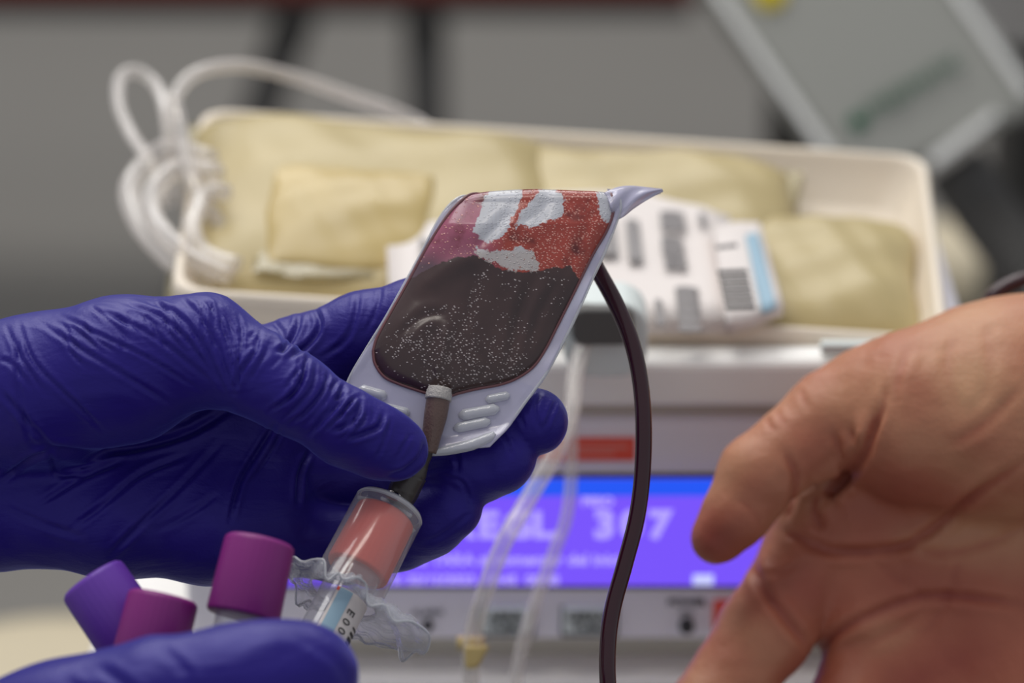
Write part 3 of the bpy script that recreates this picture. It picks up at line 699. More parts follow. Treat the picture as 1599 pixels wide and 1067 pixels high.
for k in range(46):
    w = _r.random(); x0 = 90 + 520 * w; y0 = np.interp(x0, [60, 215, 310, 375, 424, 480, 537, 598, 640], [500, 470, 463, 495, 527, 556, 601, 646, 660]) + _r.uniform(-4, 30)
    L_ = _r.uniform(28, 62) * (1.25 if x0 < 380 else .8); an = math.radians(np.interp(x0, [60, 300, 420, 620], [42, 62, 112, 128]) + _r.uniform(-14, 14)); bd = _r.uniform(-8, 8)
    CR_A.append(([(x0, y0), (x0 + L_ * .5 * math.cos(an) + bd, y0 + L_ * .5 * math.sin(an)), (x0 + L_ * math.cos(an), y0 + L_ * math.sin(an))], _r.uniform(2.4, 3.2), _r.uniform(.2, .5)))
def disp_a(V, N):
    x, y = pix_of(V); d = creases(V, N, CR_A)
    # tension folds: noise stretched along the thumb direction
    for (ang, sc, st, am, sd) in ((-32, 9.5, 2.2, .22, 1), (-60, 5.5, 3.2, .07, 2), (20, 14, 1.5, .2, 3)):
        a = math.radians(ang); u = V[:, 0] * math.cos(a) + V[:, 1] * math.sin(a); v = -V[:, 0] * math.sin(a) + V[:, 1] * math.cos(a)
        d += am * (1 - 2.2 * np.abs(vnoise(np.stack([u / (sc * st), v / sc, V[:, 2] / sc], 1), sd)))
    return d
ga = empty('gloved_hand', to_world([cm(200, 680, 12)])[0])
tag(ga, 'hand in blue nitrile glove pinching the blood bag between thumb and fingers', 'hand')
sculpt('glove', hand_a, (-165, -75, -32), (24, 24, 50), .62, M['glove'], disp_a, None, ga)
# rolled cuff of the glove and the sleeve beyond the frame
def loopband(name, pts, r, m, par):  # ring of circles
    return tube(name, pts, r, m, par)
w0, w1 = to_world([cm(-180, 705, 14)])[0], to_world([cm(-760, 800, 22)])[0]
lathe('sleeve', w0, w1 - w0, [(0, .024), (.001, .030), (.01, .032), (.05, .034), (.10, .038), (.10, .001)], M['label'], ga, 40, close=False)

# ================================================================== GLOVED HAND HOLDING THE TUBES (nearer, bottom edge)
def hand_b(G):
    z = -85
    th = chain(G, [(-150, 1230, z + 8, 120), (90, 1150, z + 4, 108), (250, 1098, z, 96), (350, 1078, z - 1, 90), (420, 1064, z, 88), (476, 1058, z + 2, 84)], 6)
    th = smin(th, chain(G, [(170, 1115, z + 2, 92), (120, 1130, z + 2, 92)], 3), 4)
    f = th
    palm = None
    for p in ([(-200, 1330, z + 18, 130), (150, 1400, z + 24, 100)], [(-200, 1430, z + 18, 130), (150, 1480, z + 24, 100)], [(-200, 1250, z + 12, 130), (60, 1260, z + 14, 120)]):
        c = chain(G, p, 6); palm = c if palm is None else smin(palm, c, 12)
    f = smin(f, palm, 8)
    for c in ([(120, 1330, z + 34, 80), (320, 1262, z + 46, 72), (480, 1215, z + 42, 66), (560, 1190, z + 34, 58)],
              [(120, 1420, z + 32, 80), (330, 1372, z + 46, 72), (500, 1335, z + 42, 66), (580, 1310, z + 34, 58)],
              [(120, 1490, z + 30, 76), (320, 1475, z + 44, 70), (470, 1450, z + 40, 64), (540, 1430, z + 32, 56)]):
        f = smin(f, chain(G, c, 3.5), 2)
    return f
CR_B = [([(150, 1040), (200, 1075), (230, 1110)], 8, .5), ([(250, 1012), (290, 1050), (300, 1090)], 7, .4), ([(470, 1000), (520, 1030), (545, 1070)], 8, .3), ([(100, 1060), (140, 1090)], 8, .4)]
def disp_b(V, N):
    d = creases(V, N, CR_B); a = math.radians(25); u = V[:, 0] * math.cos(a) + V[:, 1] * math.sin(a); v = -V[:, 0] * math.sin(a) + V[:, 1] * math.cos(a)
    return d + .22 * (1 - 2 * np.abs(vnoise(np.stack([u / 16, v / 7, V[:, 2] / 7], 1), 5)))
gb = empty('gloved_hand', to_world([cm(250, 1150, -75)])[0])
tag(gb, 'blurred blue gloved fingers at the bottom edge, gripping the purple-capped tubes', 'hand')
sculpt('glove', hand_b, (-155, -170, -102), (-20, -62, -18), 1.0, M['glove'], disp_b, None, gb)
w0, w1 = to_world([cm(-150, 1400, -66)])[0], to_world([cm(-700, 1560, -66)])[0]
lathe('sleeve', w0, w1 - w0, [(0, .022), (.001, .028), (.01, .030), (.05, .033), (.10, .038), (.10, .001)], M['label'], gb, 40, close=False)

# ================================================================== BARE HAND, RIGHT
Z3 = 88
def hand_c(G):
    z = Z3
    thumb = chain(G, [(1122, 838, z - 8, 44), (1150, 798, z - 9, 50), (1186, 742, z - 8, 62), (1238, 698, z - 6, 61), (1304, 652, z - 3, 74), (1366, 640, z, 98)], 4)
    thenar = chain(G, [(1362, 642, z - 1, 99), (1430, 650, z - 5, 130), (1560, 640, z - 4, 165), (1760, 600, z + 4, 170)], 8)
    palm = None
    for p in ([(1268, 862, z + 16, 78), (1450, 780, z + 18, 110), (1760, 640, z + 14, 150)],
              [(1345, 960, z + 15, 86), (1500, 900, z + 18, 110), (1800, 760, z + 16, 150)],
              [(1420, 1070, z + 13, 88), (1560, 1010, z + 15, 110), (1840, 840, z + 15, 140)],
              [(1520, 1150, z + 9, 86), (1640, 1090, z + 8, 112), (1860, 900, z + 12, 130)]):
        c = chain(G, p, 6); palm = c if palm is None else smin(palm, c, 12)
    palm = smin(palm, thenar, 6)
    palm = smin(palm, capsule(G, cm(1268, 800, z + 12), cm(1335, 790, z + 8), rpx(48, z), rpx(58, z)), 8)
    palm = smin(palm, capsule(G, cm(1300, 780, z + 12), cm(1350, 730, z + 9), rpx(40, z), rpx(50, z)), 6)   # web between thumb and index
    f = smin(palm, thumb, 2.5)
    for c in ([(1262, 880, z + 14, 78), (1195, 985, z + 8, 71), (1110, 1110, z + 2, 64), (1060, 1200, z + 2, 58), (1030, 1260, z + 6, 50)],
              [(1365, 1010, z + 14, 74), (1330, 1120, z + 6, 70), (1270, 1240, z, 64), (1230, 1330, z + 4, 52)],
              [(1440, 1100, z + 12, 72), (1400, 1200, z + 4, 66), (1350, 1310, z, 60), (1320, 1380, z + 6, 50)],
              [(1540, 1170, z + 8, 66), (1510, 1260, z + 2, 58), (1470, 1350, z + 2, 50), (1450, 1400, z + 6, 44)]):
        f = smin(f, chain(G, c, 4), 1.6)
    return f
CR_C = [([(1236, 842), (1270, 856), (1330, 862), (1400, 856), (1450, 830), (1520, 775), (1600, 722)], 8, 1.3),
        ([(1400, 852), (1470, 864), (1540, 850), (1610, 820)], 7, .6),
        ([(1268, 1030), (1300, 995), (1350, 965), (1440, 932), (1530, 935), (1610, 948)], 8, 1.1),
        ([(1170, 870), (1195, 925), (1230, 970), (1262, 1012)], 8, 1.1),
        ([(1368, 640), (1358, 690), (1335, 730), (1305, 760)], 9, 1.6), ([(1330, 668), (1335, 700), (1318, 735)], 7, .9), ([(1300, 675), (1315, 720), (1305, 748)], 6, .6), ([(1385, 600), (1375, 650), (1350, 700)], 6, .7),
        ([(1290, 775), (1306, 757), (1326, 742)], 10, 3.0), ([(1225, 705), (1243, 745), (1236, 790), (1225, 812)], 6, .8), ([(1275, 770), (1272, 800), (1285, 830)], 8, 1.0), ([(1225, 832), (1262, 842), (1290, 850)], 7, 1.0),
        ([(1150, 780), (1175, 800), (1190, 830)], 5, .2), ([(1210, 640), (1225, 665)], 5, .35), ([(1195, 650), (1208, 675)], 5, .3), ([(1250, 610), (1262, 640)], 5, .3),
        ([(1490, 520), (1480, 580), (1500, 650)], 10, .35), ([(1420, 540), (1400, 600), (1395, 640)], 8, .4), ([(1540, 500), (1545, 570), (1530, 640)], 10, .3),
        ([(1480, 700), (1540, 660), (1600, 600)], 9, .4), ([(1340, 860), (1400, 905), (1440, 930)], 7, .35), ([(1180, 900), (1220, 895), (1250, 880)], 5, .25), ([(1350, 1010), (1400, 985), (1450, 950)], 7, .3), ([(1500, 860), (1480, 930), (1440, 1000)], 8, .35)]
def disp_c(V, N):
    return creases(V, N, CR_C) + .45 * vnoise(V / 9., 4) + .15 * vnoise(V / 3., 6)
def attr_c(V, N):
    x, y = pix_of(V); r = .22 + .18 * vnoise(V / 14., 8)
    g = lambda cx, cy, s, a: a * np.exp(-((x - cx) ** 2 + (y - cy) ** 2) / s ** 2)
    r += g(1290, 940, 80, .32) + g(1550, 1000, 110, .34) + g(1370, 790, 80, .25) + g(1120, 850, 50, .25) + g(1440, 1040, 90, .22) - g(1520, 540, 150, .25) - g(1260, 640, 70, .12) + g(1150, 1040, 60, .16)
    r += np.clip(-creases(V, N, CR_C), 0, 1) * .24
    return {'ruddy': r}
gc = empty('bare_hand', to_world([cm(1450, 850, Z3 + 10)])[0])
tag(gc, 'bare open hand reaching in from the right, palm up, thumb over the screen', 'hand')
sculpt('hand_skin', hand_c, (42, -170, 50), (218, 32, 142), .95, M['skin'], disp_c, attr_c, gc)
w0, w1 = to_world([cm(1830, 690, Z3 + 10)])[0], to_world([cm(2500, 520, Z3 + 20)])[0]
lathe('sleeve', w0, w1 - w0, [(0, .026), (.001, .034), (.01, .037), (.06, .041), (.12, .044), (.12, .001)], M['darkmetal'], gc, 40, close=False)

# ================================================================== SAMPLE BAG
BZ = lambda t: np.interp(t, [280, 300, 450, 600, 710], [11, 10.5, 6, 1, -3])
FOLD, FR_ = 316.0, 13.0
def bagpt(x, t, off=0.0):
    """bag surface point for sheet coordinates (x, t); above the fold the sheet rolls backwards"""
    x = np.asarray(x, float); t = np.asarray(t, float); z = BZ(t)
    a = np.clip((FOLD - t) / FR_, 0, math.pi * .62); run = np.maximum(FOLD - t - FR_ * math.pi * .62, 0)
    yy = np.where(t < FOLD, FOLD - FR_ * np.sin(a) + run * .22, t); s = K * 800
    zz = np.where(t < FOLD, BZ(FOLD) + s * (FR_ * (1 - np.cos(a)) + run * .95), z)
    wav = .5 * np.sin(x / 38. + t / 60.) + .35 * np.sin(t / 31. - x / 70.)
    nz = np.where(t < FOLD, np.cos(a), 1.0); ny = np.where(t < FOLD, np.sin(a), 0.0)
    o = off + wav * .8; d = 800 + zz
    X = (x - 799.5) * K * d; Y = (533.5 - yy) * K * d + ny * o; Z = zz - nz * o
    return np.stack([X, Y, Z], -1)
Ledge = np.array([(752, 248), (742, 275), (722, 300), (690, 335), (655, 400), (628, 450), (600, 500), (572, 545), (545, 592), (528, 640), (522, 660)], float)
Redge = np.array([(968, 248), (967, 275), (966, 302), (968, 330), (944, 395), (923, 440), (899, 495), (880, 533), (853, 583), (822, 626), (795, 660), (765, 687)], float)
def edge(E, n):
    c = catmull([(a, b, 0) for a, b in E], 12)[:, :2]; l = np.r_[0, np.cumsum(np.hypot(*np.diff(c, axis=0).T))]; q = np.linspace(0, l[-1], n)
    return np.stack([np.interp(q, l, c[:, 0]), np.interp(q, l, c[:, 1])], 1)
bag = empty('blood_sample_bag', to_world(bagpt([720], [480]))[0])
tag(bag, 'small flat pouch of dark blood with clear margins, held in the blue glove', 'blood bag')
nu, nv = 70, 150
Le, Re = edge(Ledge, nv + 1), edge(Redge, nv + 1); Vs = []; uvs = []
for j in range(nv + 1):
    w = j / nv
    for i in range(nu + 1):
        u = i / nu; x = Le[j, 0] * (1 - u) + Re[j, 0] * u; t = Le[j, 1] * (1 - u) + Re[j, 1] * u
        t += 26 * w ** 6 * (1 - abs(2 * u - 1.22) ** 1.3 / 1.22 ** 1.3)   # bottom edge comes to a blunt point
        Vs.append((x, t))
Vs = np.array(Vs); rimf = .25 * np.sin(Vs[:, 1] / 17.) * (np.abs(np.tile(np.linspace(-1, 1, nu + 1), nv + 1)) > .93)
lip = np.clip((Vs[:, 1] - 668 - (765 - Vs[:, 0]) * .22) / 14, 0, 1)
Vb = bagpt(Vs[:, 0], Vs[:, 1], rimf + lip * 1.2)
Qb = [(j * (nu + 1) + i, (j + 1) * (nu + 1) + i, (j + 1) * (nu + 1) + i + 1, j * (nu + 1) + i + 1) for j in range(nv) for i in range(nu)]
fl = npmesh('film_margin', to_world(Vb), Qb, M['film'], bag); sm = fl.modifiers.new('thick', 'SOLIDIFY'); sm.thickness = .0005; sm.offset = 0
tube('film_edge', to_world(bagpt(Re[8:, 0], Re[8:, 1])), .0004, M['pad'], bag, 1, 8)
tube('film_edge', to_world(bagpt(Le[8:, 0], Le[8:, 1])), .0004, M['pad'], bag, 1, 8)
lipp = catmull([(674, 708, 0), (700, 703, 0), (735, 695, 0), (762, 684, 0), (772, 676, 0)], 8)
tube('bottom_lip', to_world(bagpt(lipp[:, 0], lipp[:, 1], 1.4)), [.0008, .0013, .0015, .0013, .0006], M['pad'], bag, 1, 12)
# corner flap at the top right
def flap(name, top, bot, zt, zb, bulge):
    a = catmull([(x, y, z) for (x, y), z in zip(top, zt)], 8); b = catmull([(x, y, z) for (x, y), z in zip(bot, zb)], 8); V = []; n = len(a); m = 10
    for i in range(n):
        for k in range(m + 1):
            w = k / m; p = a[i] * (1 - w) + b[i] * w; V.append(cm(p[0], p[1], p[2] - bulge * math.sin(math.pi * w) + .5 * math.sin(w * 9 + i * .3)))
    Q = [(i * (m + 1) + k, i * (m + 1) + k + 1, (i + 1) * (m + 1) + k + 1, (i + 1) * (m + 1) + k) for i in range(n - 1) for k in range(m)]
    o = npmesh(name, to_world(V), Q, M['film'], bag); q = o.modifiers.new('t', 'SOLIDIFY'); q.thickness = .0006; return o
flap('corner_flap', [(945, 300), (965, 292), (985, 290), (1008, 292), (1034, 295)], [(962, 345), (975, 338), (990, 326), (1010, 313), (1036, 299)], [10, 12, 15, 18, 22], [10, 11, 13, 17, 22], 1.6)
flap('corner_flap', [(950, 296), (970, 298), (990, 296), (1010, 296), (1030, 297)], [(965, 335), (980, 322), (996, 312), (1012, 305), (1032, 300)], [15, 17, 19, 21, 24], [14, 16, 18, 21, 24], -1.0)

# blood chamber: a flat pillow with its own outline
OUT = [(583, 548), (586, 568), (600, 588), (622, 599), (648, 608), (668, 614), (700, 618), (716, 614), (745, 607), (782, 600), (808, 590), (832, 573), (850, 548), (872, 505), (897, 455), (924, 400), (946, 362), (957, 332), (955, 306), (944, 286), (925, 280),
       (850, 278), (790, 278), (762, 284), (740, 298), (712, 322), (690, 350), (664, 392), (640, 436), (612, 486), (590, 526)]
o_ = catmull([(a, b, 0) for a, b in OUT + [OUT[0]]], 14)[:, :2]; l_ = np.r_[0, np.cumsum(np.hypot(*np.diff(o_, axis=0).T))]
NA, NR = 620, 130
q_ = np.linspace(0, l_[-1], NA + 1)[:-1]; oc = np.stack([np.interp(q_, l_, o_[:, 0]), np.interp(q_, l_, o_[:, 1])], 1)
cen = np.array([764., 450.]); rr_ = np.linspace(1, 0.0, NR + 1) ** .92
XY = (cen + (oc - cen)[None] * rr_[:, None, None]).reshape(-1, 2); RR = np.repeat(rr_, NA)
H_ = 3.6 * (1 - RR ** 5) ** .6 * np.interp(XY[:, 1], [290, 350], [.22, 1.0])
FOLDS = [([(835, 425), (815, 480), (800, 540), (792, 590)], 9, .9), ([(870, 440), (838, 500), (825, 560)], 7, .55), ([(700, 500), (690, 550), (682, 600)], 10, -.9),
         ([(618, 530), (660, 496), (700, 490)], 8, .45), ([(640, 460), (700, 420), (760, 400)], 14, -.5), ([(740, 430), (735, 480), (725, 520)], 9, .35), ([(800, 330), (770, 360), (740, 392)], 9, .6), ([(860, 300), (845, 330), (800, 360)], 10, .5), ([(930, 330), (905, 380), (880, 430)], 8, .4), ([(740, 540), (760, 570), (750, 600)], 8, .35)]
fd = np.zeros(len(XY))
for pl, w, dep in FOLDS:
    s_, t_ = poly_dist(XY[:, 0], XY[:, 1], pl); fd += dep * (-np.exp(-(s_ / w) ** 2) + .4 * np.exp(-((np.abs(s_) - 2 * w) / (1.3 * w)) ** 2)) * np.clip(np.minimum(t_, 1 - t_) * 4 + .1, 0, 1)
fd *= (1 - RR ** 8)
Vc = bagpt(XY[:, 0], XY[:, 1], .35 + H_ + fd); Qc = [(j * NA + i, j * NA + (i + 1) % NA, (j + 1) * NA + (i + 1) % NA, (j + 1) * NA + i) for j in range(NR) for i in range(NA)]
def cp(pts, s=4.208, ox=680, oy=280): return [(ox + x / s, oy + y / s) for x, y in pts]
def sdf_poly(x, y, poly):
    poly = np.array(poly); d = np.full(len(x), 1e9); ins = np.zeros(len(x), bool); n = len(poly)
    for i in range(n):
        a, b = poly[i], poly[(i + 1) % n]; e = b - a; h = np.clip(((x - a[0]) * e[0] + (y - a[1]) * e[1]) / (e @ e + 1e-9), 0, 1)
        d = np.minimum(d, np.hypot(x - a[0] - h * e[0], y - a[1] - h * e[1]))
        c = ((a[1] > y) != (b[1] > y)) & (x < (b[0] - a[0]) * (y - a[1]) / (b[1] - a[1] + 1e-9) + a[0]); ins ^= c
    return np.where(ins, d, -d)
X_, Y_ = XY[:, 0], XY[:, 1]
CLR = [cp([(400, -40), (390, 75), (340, 110), (300, 190), (290, 250), (245, 330), (270, 380), (330, 410), (400, 405), (440, 380), (490, 280), (540, 200), (575, 100), (560, 75), (580, -40)]),
       cp([(700, -40), (690, 80), (640, 150), (560, 210), (525, 300), (530, 330), (620, 315), (780, 270), (840, 220), (850, 140), (790, 85), (800, -40)]),
       cp([(270, 440), (330, 470), (420, 480), (490, 470), (560, 440), (650, 490), (670, 560), (660, 605), (520, 605), (440, 580), (340, 530), (280, 490)]),
       cp([(1075, 60), (1160, 60), (1200, 190), (1130, 275), (1090, 250), (1060, 160)])]
sdc = np.max([sdf_poly(X_, Y_, p) for p in CLR], 0)
LV = np.array([(560, 470), (640, 436), (660, 425), (676, 418), (690, 410), (712, 402), (745, 402), (765, 412), (785, 422), (812, 425), (838, 424), (862, 420), (890, 416), (905, 440), (960, 520)], float)
sdl = Y_ - np.interp(X_, LV[:, 0], LV[:, 1])
g2 = lambda cx, cy, sx, sy, rot=0: np.exp(-(((X_ - cx) * math.cos(rot) + (Y_ - cy) * math.sin(rot)) / sx) ** 2 - ((-(X_ - cx) * math.sin(rot) + (Y_ - cy) * math.cos(rot)) / sy) ** 2)
den = .75 * g2(645, 530, 40, 26, -.3) + .85 * g2(695, 580, 48, 30, -.5) + .8 * g2(715, 545, 40, 36) + .75 * g2(790, 568, 40, 40, -.6) + 1.1 * g2(742, 470, 9, 38, .28) + .5 * g2(800, 500, 45, 7, .6) + .4 * g2(860, 480, 12, 30, .4) + .4 * g2(680, 488, 40, 6, -.3) + .35 * g2(820, 450, 40, 20)
den += .9 * g2(672, 410, 30, 7, -.3)
den = np.where(sdl < 0, .95 * np.clip((X_ - 740) / 60, .3, 1), np.clip(den, 0, .85))
pink = np.clip((790 - X_) / 40, 0, 1)
film_ = np.clip((720 - X_) / 45, 0, 1) * np.clip((Y_ - 385) / 30, 0, 1)
def chamber_mat():
    m = bpy.data.materials.new('blood_chamber'); m.use_nodes = True; nt = m.node_tree; b = nt.nodes['Principled BSDF']; L = nt.links.new; nn = nt.nodes.new; out = nt.nodes['Material Output']
    def at(n): a = nn('ShaderNodeAttribute'); a.attribute_name = n; return a
    def math_(op, a, bb, c=None):
        q = nn('ShaderNodeMath'); q.operation = op
        for i, v in enumerate((a, bb, c)):
            if v is None: continue
            if isinstance(v, (int, float)): q.inputs[i].default_value = v
            else: L(v, q.inputs[i])
        return q.outputs[0]
    def ss(v, lo, hi):
        r = nn('ShaderNodeMapRange'); r.interpolation_type = 'SMOOTHSTEP'; L(v, r.inputs[0]); r.inputs[1].default_value = lo; r.inputs[2].default_value = hi; return r.outputs[0]
    def mixc(f, a, c):
        x = nn('ShaderNodeMix'); x.data_type = 'RGBA'
        if isinstance(f, (int, float)): x.inputs[0].default_value = f
        else: L(f, x.inputs[0])
        for i, v in ((6, a), (7, c)):
            if isinstance(v, tuple): x.inputs[i].default_value = v
            else: L(v, x.inputs[i])
        return x.outputs[2]
    co = at('sheet')
    def noise(sc, det=4, dist=0):
        n = nn('ShaderNodeTexNoise'); n.inputs['Scale'].default_value = sc; n.inputs['Detail'].default_value = det; n.inputs['Distortion'].default_value = dist; L(co.outputs['Vector'], n.inputs['Vector']); return n.outputs[0]
    n1 = noise(4.5, 6, .3); n2 = noise(14, 4); n3 = noise(1.6, 3)
    rag = math_('MULTIPLY', math_('SUBTRACT', math_('ADD', math_('MULTIPLY', n1, 1.0), math_('MULTIPLY', n2, .8)), .88), 20)
    clr = ss(math_('ADD', at('clear_sd').outputs['Fac'], rag), -1.2, 1.6)
    lvl = ss(math_('ADD', at('level_sd').outputs['Fac'], math_('MULTIPLY', rag, .6)), -1.5, 1.5)
    # droplets
    mp = nn('ShaderNodeMapping'); mp.inputs['Rotation'].default_value = (0, 0, .45); mp.inputs['Scale'].default_value = (.8, 1.35, 1); L(co.outputs['Vector'], mp.inputs[0])
    vo = nn('ShaderNodeTexVoronoi'); vo.inputs['Scale'].default_value = 27; vo.inputs['Randomness'].default_value = .8; L(mp.outputs[0], vo.inputs['Vector'])
    sp = nn('ShaderNodeSeparateColor'); L(vo.outputs['Color'], sp.inputs[0])
    thr = math_('MULTIPLY', at('droplets').outputs['Fac'], math_('MULTIPLY_ADD', n1, 2.8, -.55))
    on = math_('LESS_THAN', sp.outputs[0], thr)
    dot = math_('MULTIPLY', on, math_('SUBTRACT', 1.0, ss(vo.outputs['Distance'], .22, .46)))
    red = mixc(n3, S(172, 72, 58), S(132, 46, 40)); pk = mixc(n3, S(172, 84, 112), S(118, 74, 90)); up = mixc(at('pinkness').outputs['Fac'], red, pk)
    up = mixc(ss(noise(2.6, 5), .5, .72), up, S(92, 30, 30))
    up = mixc(at('greyed').outputs['Fac'], up, S(86, 66, 76))
    up = mixc(math_('MULTIPLY', dot, .7), up, S(226, 160, 146))
    dark = mixc(n3, S(74, 52, 50), S(44, 30, 33))
    dark = mixc(math_('MULTIPLY', dot, .75), dark, S(196, 184, 184))
    col = mixc(lvl, up, dark)
    # fine weave of the clear film
    wv = nn('ShaderNodeTexWave'); wv.inputs['Scale'].default_value = 16; wv.bands_direction = 'X'; wv.inputs['Distortion'].default_value = .4; L(co.outputs['Vector'], wv.inputs['Vector'])
    spk = math_('MULTIPLY', ss(n2, .62, .68), ss(at('speck').outputs['Fac'], 0, 1))
    cc_ = mixc(wv.outputs['Fac'], S(204, 204, 208), S(216, 219, 226)); cc_ = mixc(spk, cc_, S(150, 60, 46))
    cc_ = mixc(math_('MULTIPLY', at('speck').outputs['Fac'], .5), cc_, S(190, 170, 152))
    col = mixc(clr, col, cc_); L(col, b.inputs['Base Color'])
    b.inputs['Roughness'].default_value = .22; b.inputs['Specular IOR Level'].default_value = .45; b.inputs['Coat Weight'].default_value = .25; b.inputs['Coat Roughness'].default_value = .25
    bu = nn('ShaderNodeBump'); bu.inputs['Strength'].default_value = .5; bu.inputs['Distance'].default_value = .0006; L(math_('ADD', dot, math_('MULTIPLY', clr, .0)), bu.inputs['Height']); L(bu.outputs[0], b.inputs['Normal'])
    t = nn('ShaderNodeBsdfTransparent'); tr_ = nn('ShaderNodeMixShader'); L(math_('MULTIPLY', clr, .28), tr_.inputs[0]); L(b.outputs[0], tr_.inputs[1]); L(t.outputs[0], tr_.inputs[2]); L(tr_.outputs[0], out.inputs[0])
    return m
ch_o = npmesh('blood_chamber', to_world(Vc), Qc, chamber_mat(), bag)
for k, a in (('clear_sd', sdc), ('level_sd', sdl), ('droplets', den), ('pinkness', pink), ('greyed', film_), ('speck', np.clip((Y_ - 385) / 12, 0, 1) * (X_ < 850))):
    at_ = ch_o.data.attributes.new(k, 'FLOAT', 'POINT'); at_.data.foreach_set('value', np.asarray(a, np.float32))
at_ = ch_o.data.attributes.new('sheet', 'FLOAT_VECTOR', 'POINT'); at_.data.foreach_set('vector', np.stack([X_ / 100, Y_ / 100, 0 * X_], 1).astype(np.float32).ravel())
# back wall of the chamber
bi = slice(0, None); BKs = np.arange(0, NR + 1, 10); XYb = XY.reshape(NR + 1, NA, 2)[BKs][:, ::4].reshape(-1, 2); RRb = np.repeat(rr_[BKs], NA // 4); nb = NA // 4
Vk = bagpt(XYb[:, 0], XYb[:, 1], -.3 - 2.2 * (1 - RRb ** 4) ** .6)
Qk = [(j * nb + i, (j + 1) * nb + i, (j + 1) * nb + (i + 1) % nb, j * nb + (i + 1) % nb) for j in range(len(BKs) - 1) for i in range(nb)]
npmesh('chamber_back', to_world(Vk), Qk, M['pad'], bag)
sel = np.r_[np.arange(NA), 0]; tube('seam_bead', to_world(bagpt(oc[sel, 0], oc[sel, 1], .55)), .00045, M['bead'], bag, 1, 8, caps=False)
# embossed pads
def pad(x0, y0, x1, y1, w):
    a = np.linspace(0, 1, 9); p = to_world(bagpt(x0 + (x1 - x0) * a, y0 + (y1 - y0) * a, .5)); r = w * K * .8
    tube('embossed_pad', p, [r * .35, r, r, r, r, r, r, r, r * .35], M['pad'], bag, 1, 16)
    q = np.array([(x0, y0), (x1, y1)])
for a in ((560, 608, 604, 620, 9), (596, 636, 640, 646, 8), (758, 625, 796, 617, 7), (716, 650, 780, 638, 9), (708, 670, 766, 658, 8)): pad(*a)
# spout with knurled collar
sp = [to_world([cm(x, y, z)])[0] for x, y, z in ((687, 606, -3.5), (684, 625, -4.2))]
tube('spout_collar', sp, [.0030, .0034, .0034], M['collar'], bag, 8, 24, smooth_path=True)
sp = [to_world([cm(x, y, z)])[0] for x, y, z in ((685, 620, -4), (680, 650, -4.2), (674, 680, -4.4), (668, 706, -4.4))]
tube('spout', sp, [.0031, .0030, .0025, .0023], M['port'], bag, 8, 24)

# ================================================================== ADAPTER, HOLDER, TUBES
ad = empty('needle_adapter', to_world([cm(645, 735, -2.5)])[0]); tag(ad, 'smoky dark adapter joining the bag spout to the clear tube holder', 'connector')
sp = [to_world([cm(x, y, z)])[0] for x, y, z in ((666, 700, -3.8), (652, 728, -3), (640, 752, -2.6))]
tube('adapter_body', sp, [.0023, .0024, .0033, .0034], M['adapter'], ad, 8, 24)
sp = [to_world([cm(x, y, z)])[0] for x, y, z in ((645, 740, -2.7), (630, 768, -2.6), (620, 790, -3.5))]
tube('adapter_nut', sp, [.0038, .0040, .0034], M['adapter'], ad, 8, 8)
lathe('steel_collar', to_world([cm(622, 772, -3.6)])[0], to_world([cm(612, 790, -4.4)])[0] - to_world([cm(622, 772, -3.6)])[0], [(0, .0024), (.0005, .003), (.002, .003), (.0025, .002)], M['steel'], ad, 24)
TILT = math.radians(27)
dv2 = np.array([-.458, -.889]) * math.cos(TILT)
def axis_w(): return RV * dv2[0] + UV_ * dv2[1] - FV * math.sin(TILT)
AX = axis_w(); AX = AX / np.linalg.norm(AX)
T0 = to_world([cm(612, 787, -3.5)])[0]
ho_ = empty('tube_holder', T0); tag(ho_, 'clear plastic tube holder over a salmon-capped tube, below the blood bag', 'tube holder')
HR = .0093
lathe('holder_barrel', T0, AX, [(.0004, .0030), (0, .0070), (.0006, .0084), (.0022, HR), (.030, HR + .0002)], M['holder'], ho_, 72, close=False)
lathe('barrel_rim', T0 + AX * .0012, AX, [(0, .0082), (-.0004, .0088), (.0004, .0093), (.001, .0088)], M['pad'], ho_, 72, close=False)
xx_, yy_, _ = frame(AX, tuple(UV_))
for k in range(6):
    a = k * math.pi / 3; o1 = T0 + AX * .0014 + (xx_ * math.cos(a) + yy_ * math.sin(a)) * .0035; o2 = T0 + AX * .0034 + (xx_ * math.cos(a) + yy_ * math.sin(a)) * .0086
    tube('barrel_rib', [o1, o2], .0005, M['pad'], ho_, smooth_path=False, seg=8)
# flange: crumpled clear lobes round the open end
E_ = T0 + AX * .0285
rng = np.random.RandomState(4); nA, nR = 120, 16; V = []
# seen-plane directions
ex = RV; ey = np.cross(AX, ex); ey /= np.linalg.norm(ey); ex = np.cross(ey, AX)
if ey @ UV_ < 0: ey = -ey
for j in range(nR + 1):
    w = j / nR
    for i in range(nA):
        a = 2 * math.pi * i / nA
        R_ = .0150 + .0015 * math.cos(2 * a) + .0012 * math.sin(5 * a + 1) + .0008 * math.sin(9 * a + 2)
        R_ += .0085 * max(0, math.cos(a + .35)) ** 3
        r = HR - .0004 + (R_ - HR) * w
        c_ = .0014 * w * math.sin(6 * a + 4 * w) + .0010 * w * math.sin(13 * a + 9 * w) + .0006 * math.sin(19 * a - 14 * w) * w + .0035 * w * w * (.4 + .6 * math.cos(a + .5)) 
        V.append(E_ + ex * r * math.cos(a) + ey * r * math.sin(a) + AX * c_)
Q = [(j * nA + i, j * nA + (i + 1) % nA, (j + 1) * nA + (i + 1) % nA, (j + 1) * nA + i) for j in range(nR) for i in range(nA)]
fo = npmesh('holder_flange', V, Q, M['wrap'], ho_); q = fo.modifiers.new('t', 'SOLIDIFY'); q.thickness = .0007
wrp = [V[nR * nA + i] for i in range(nA)] + [V[nR * nA]]
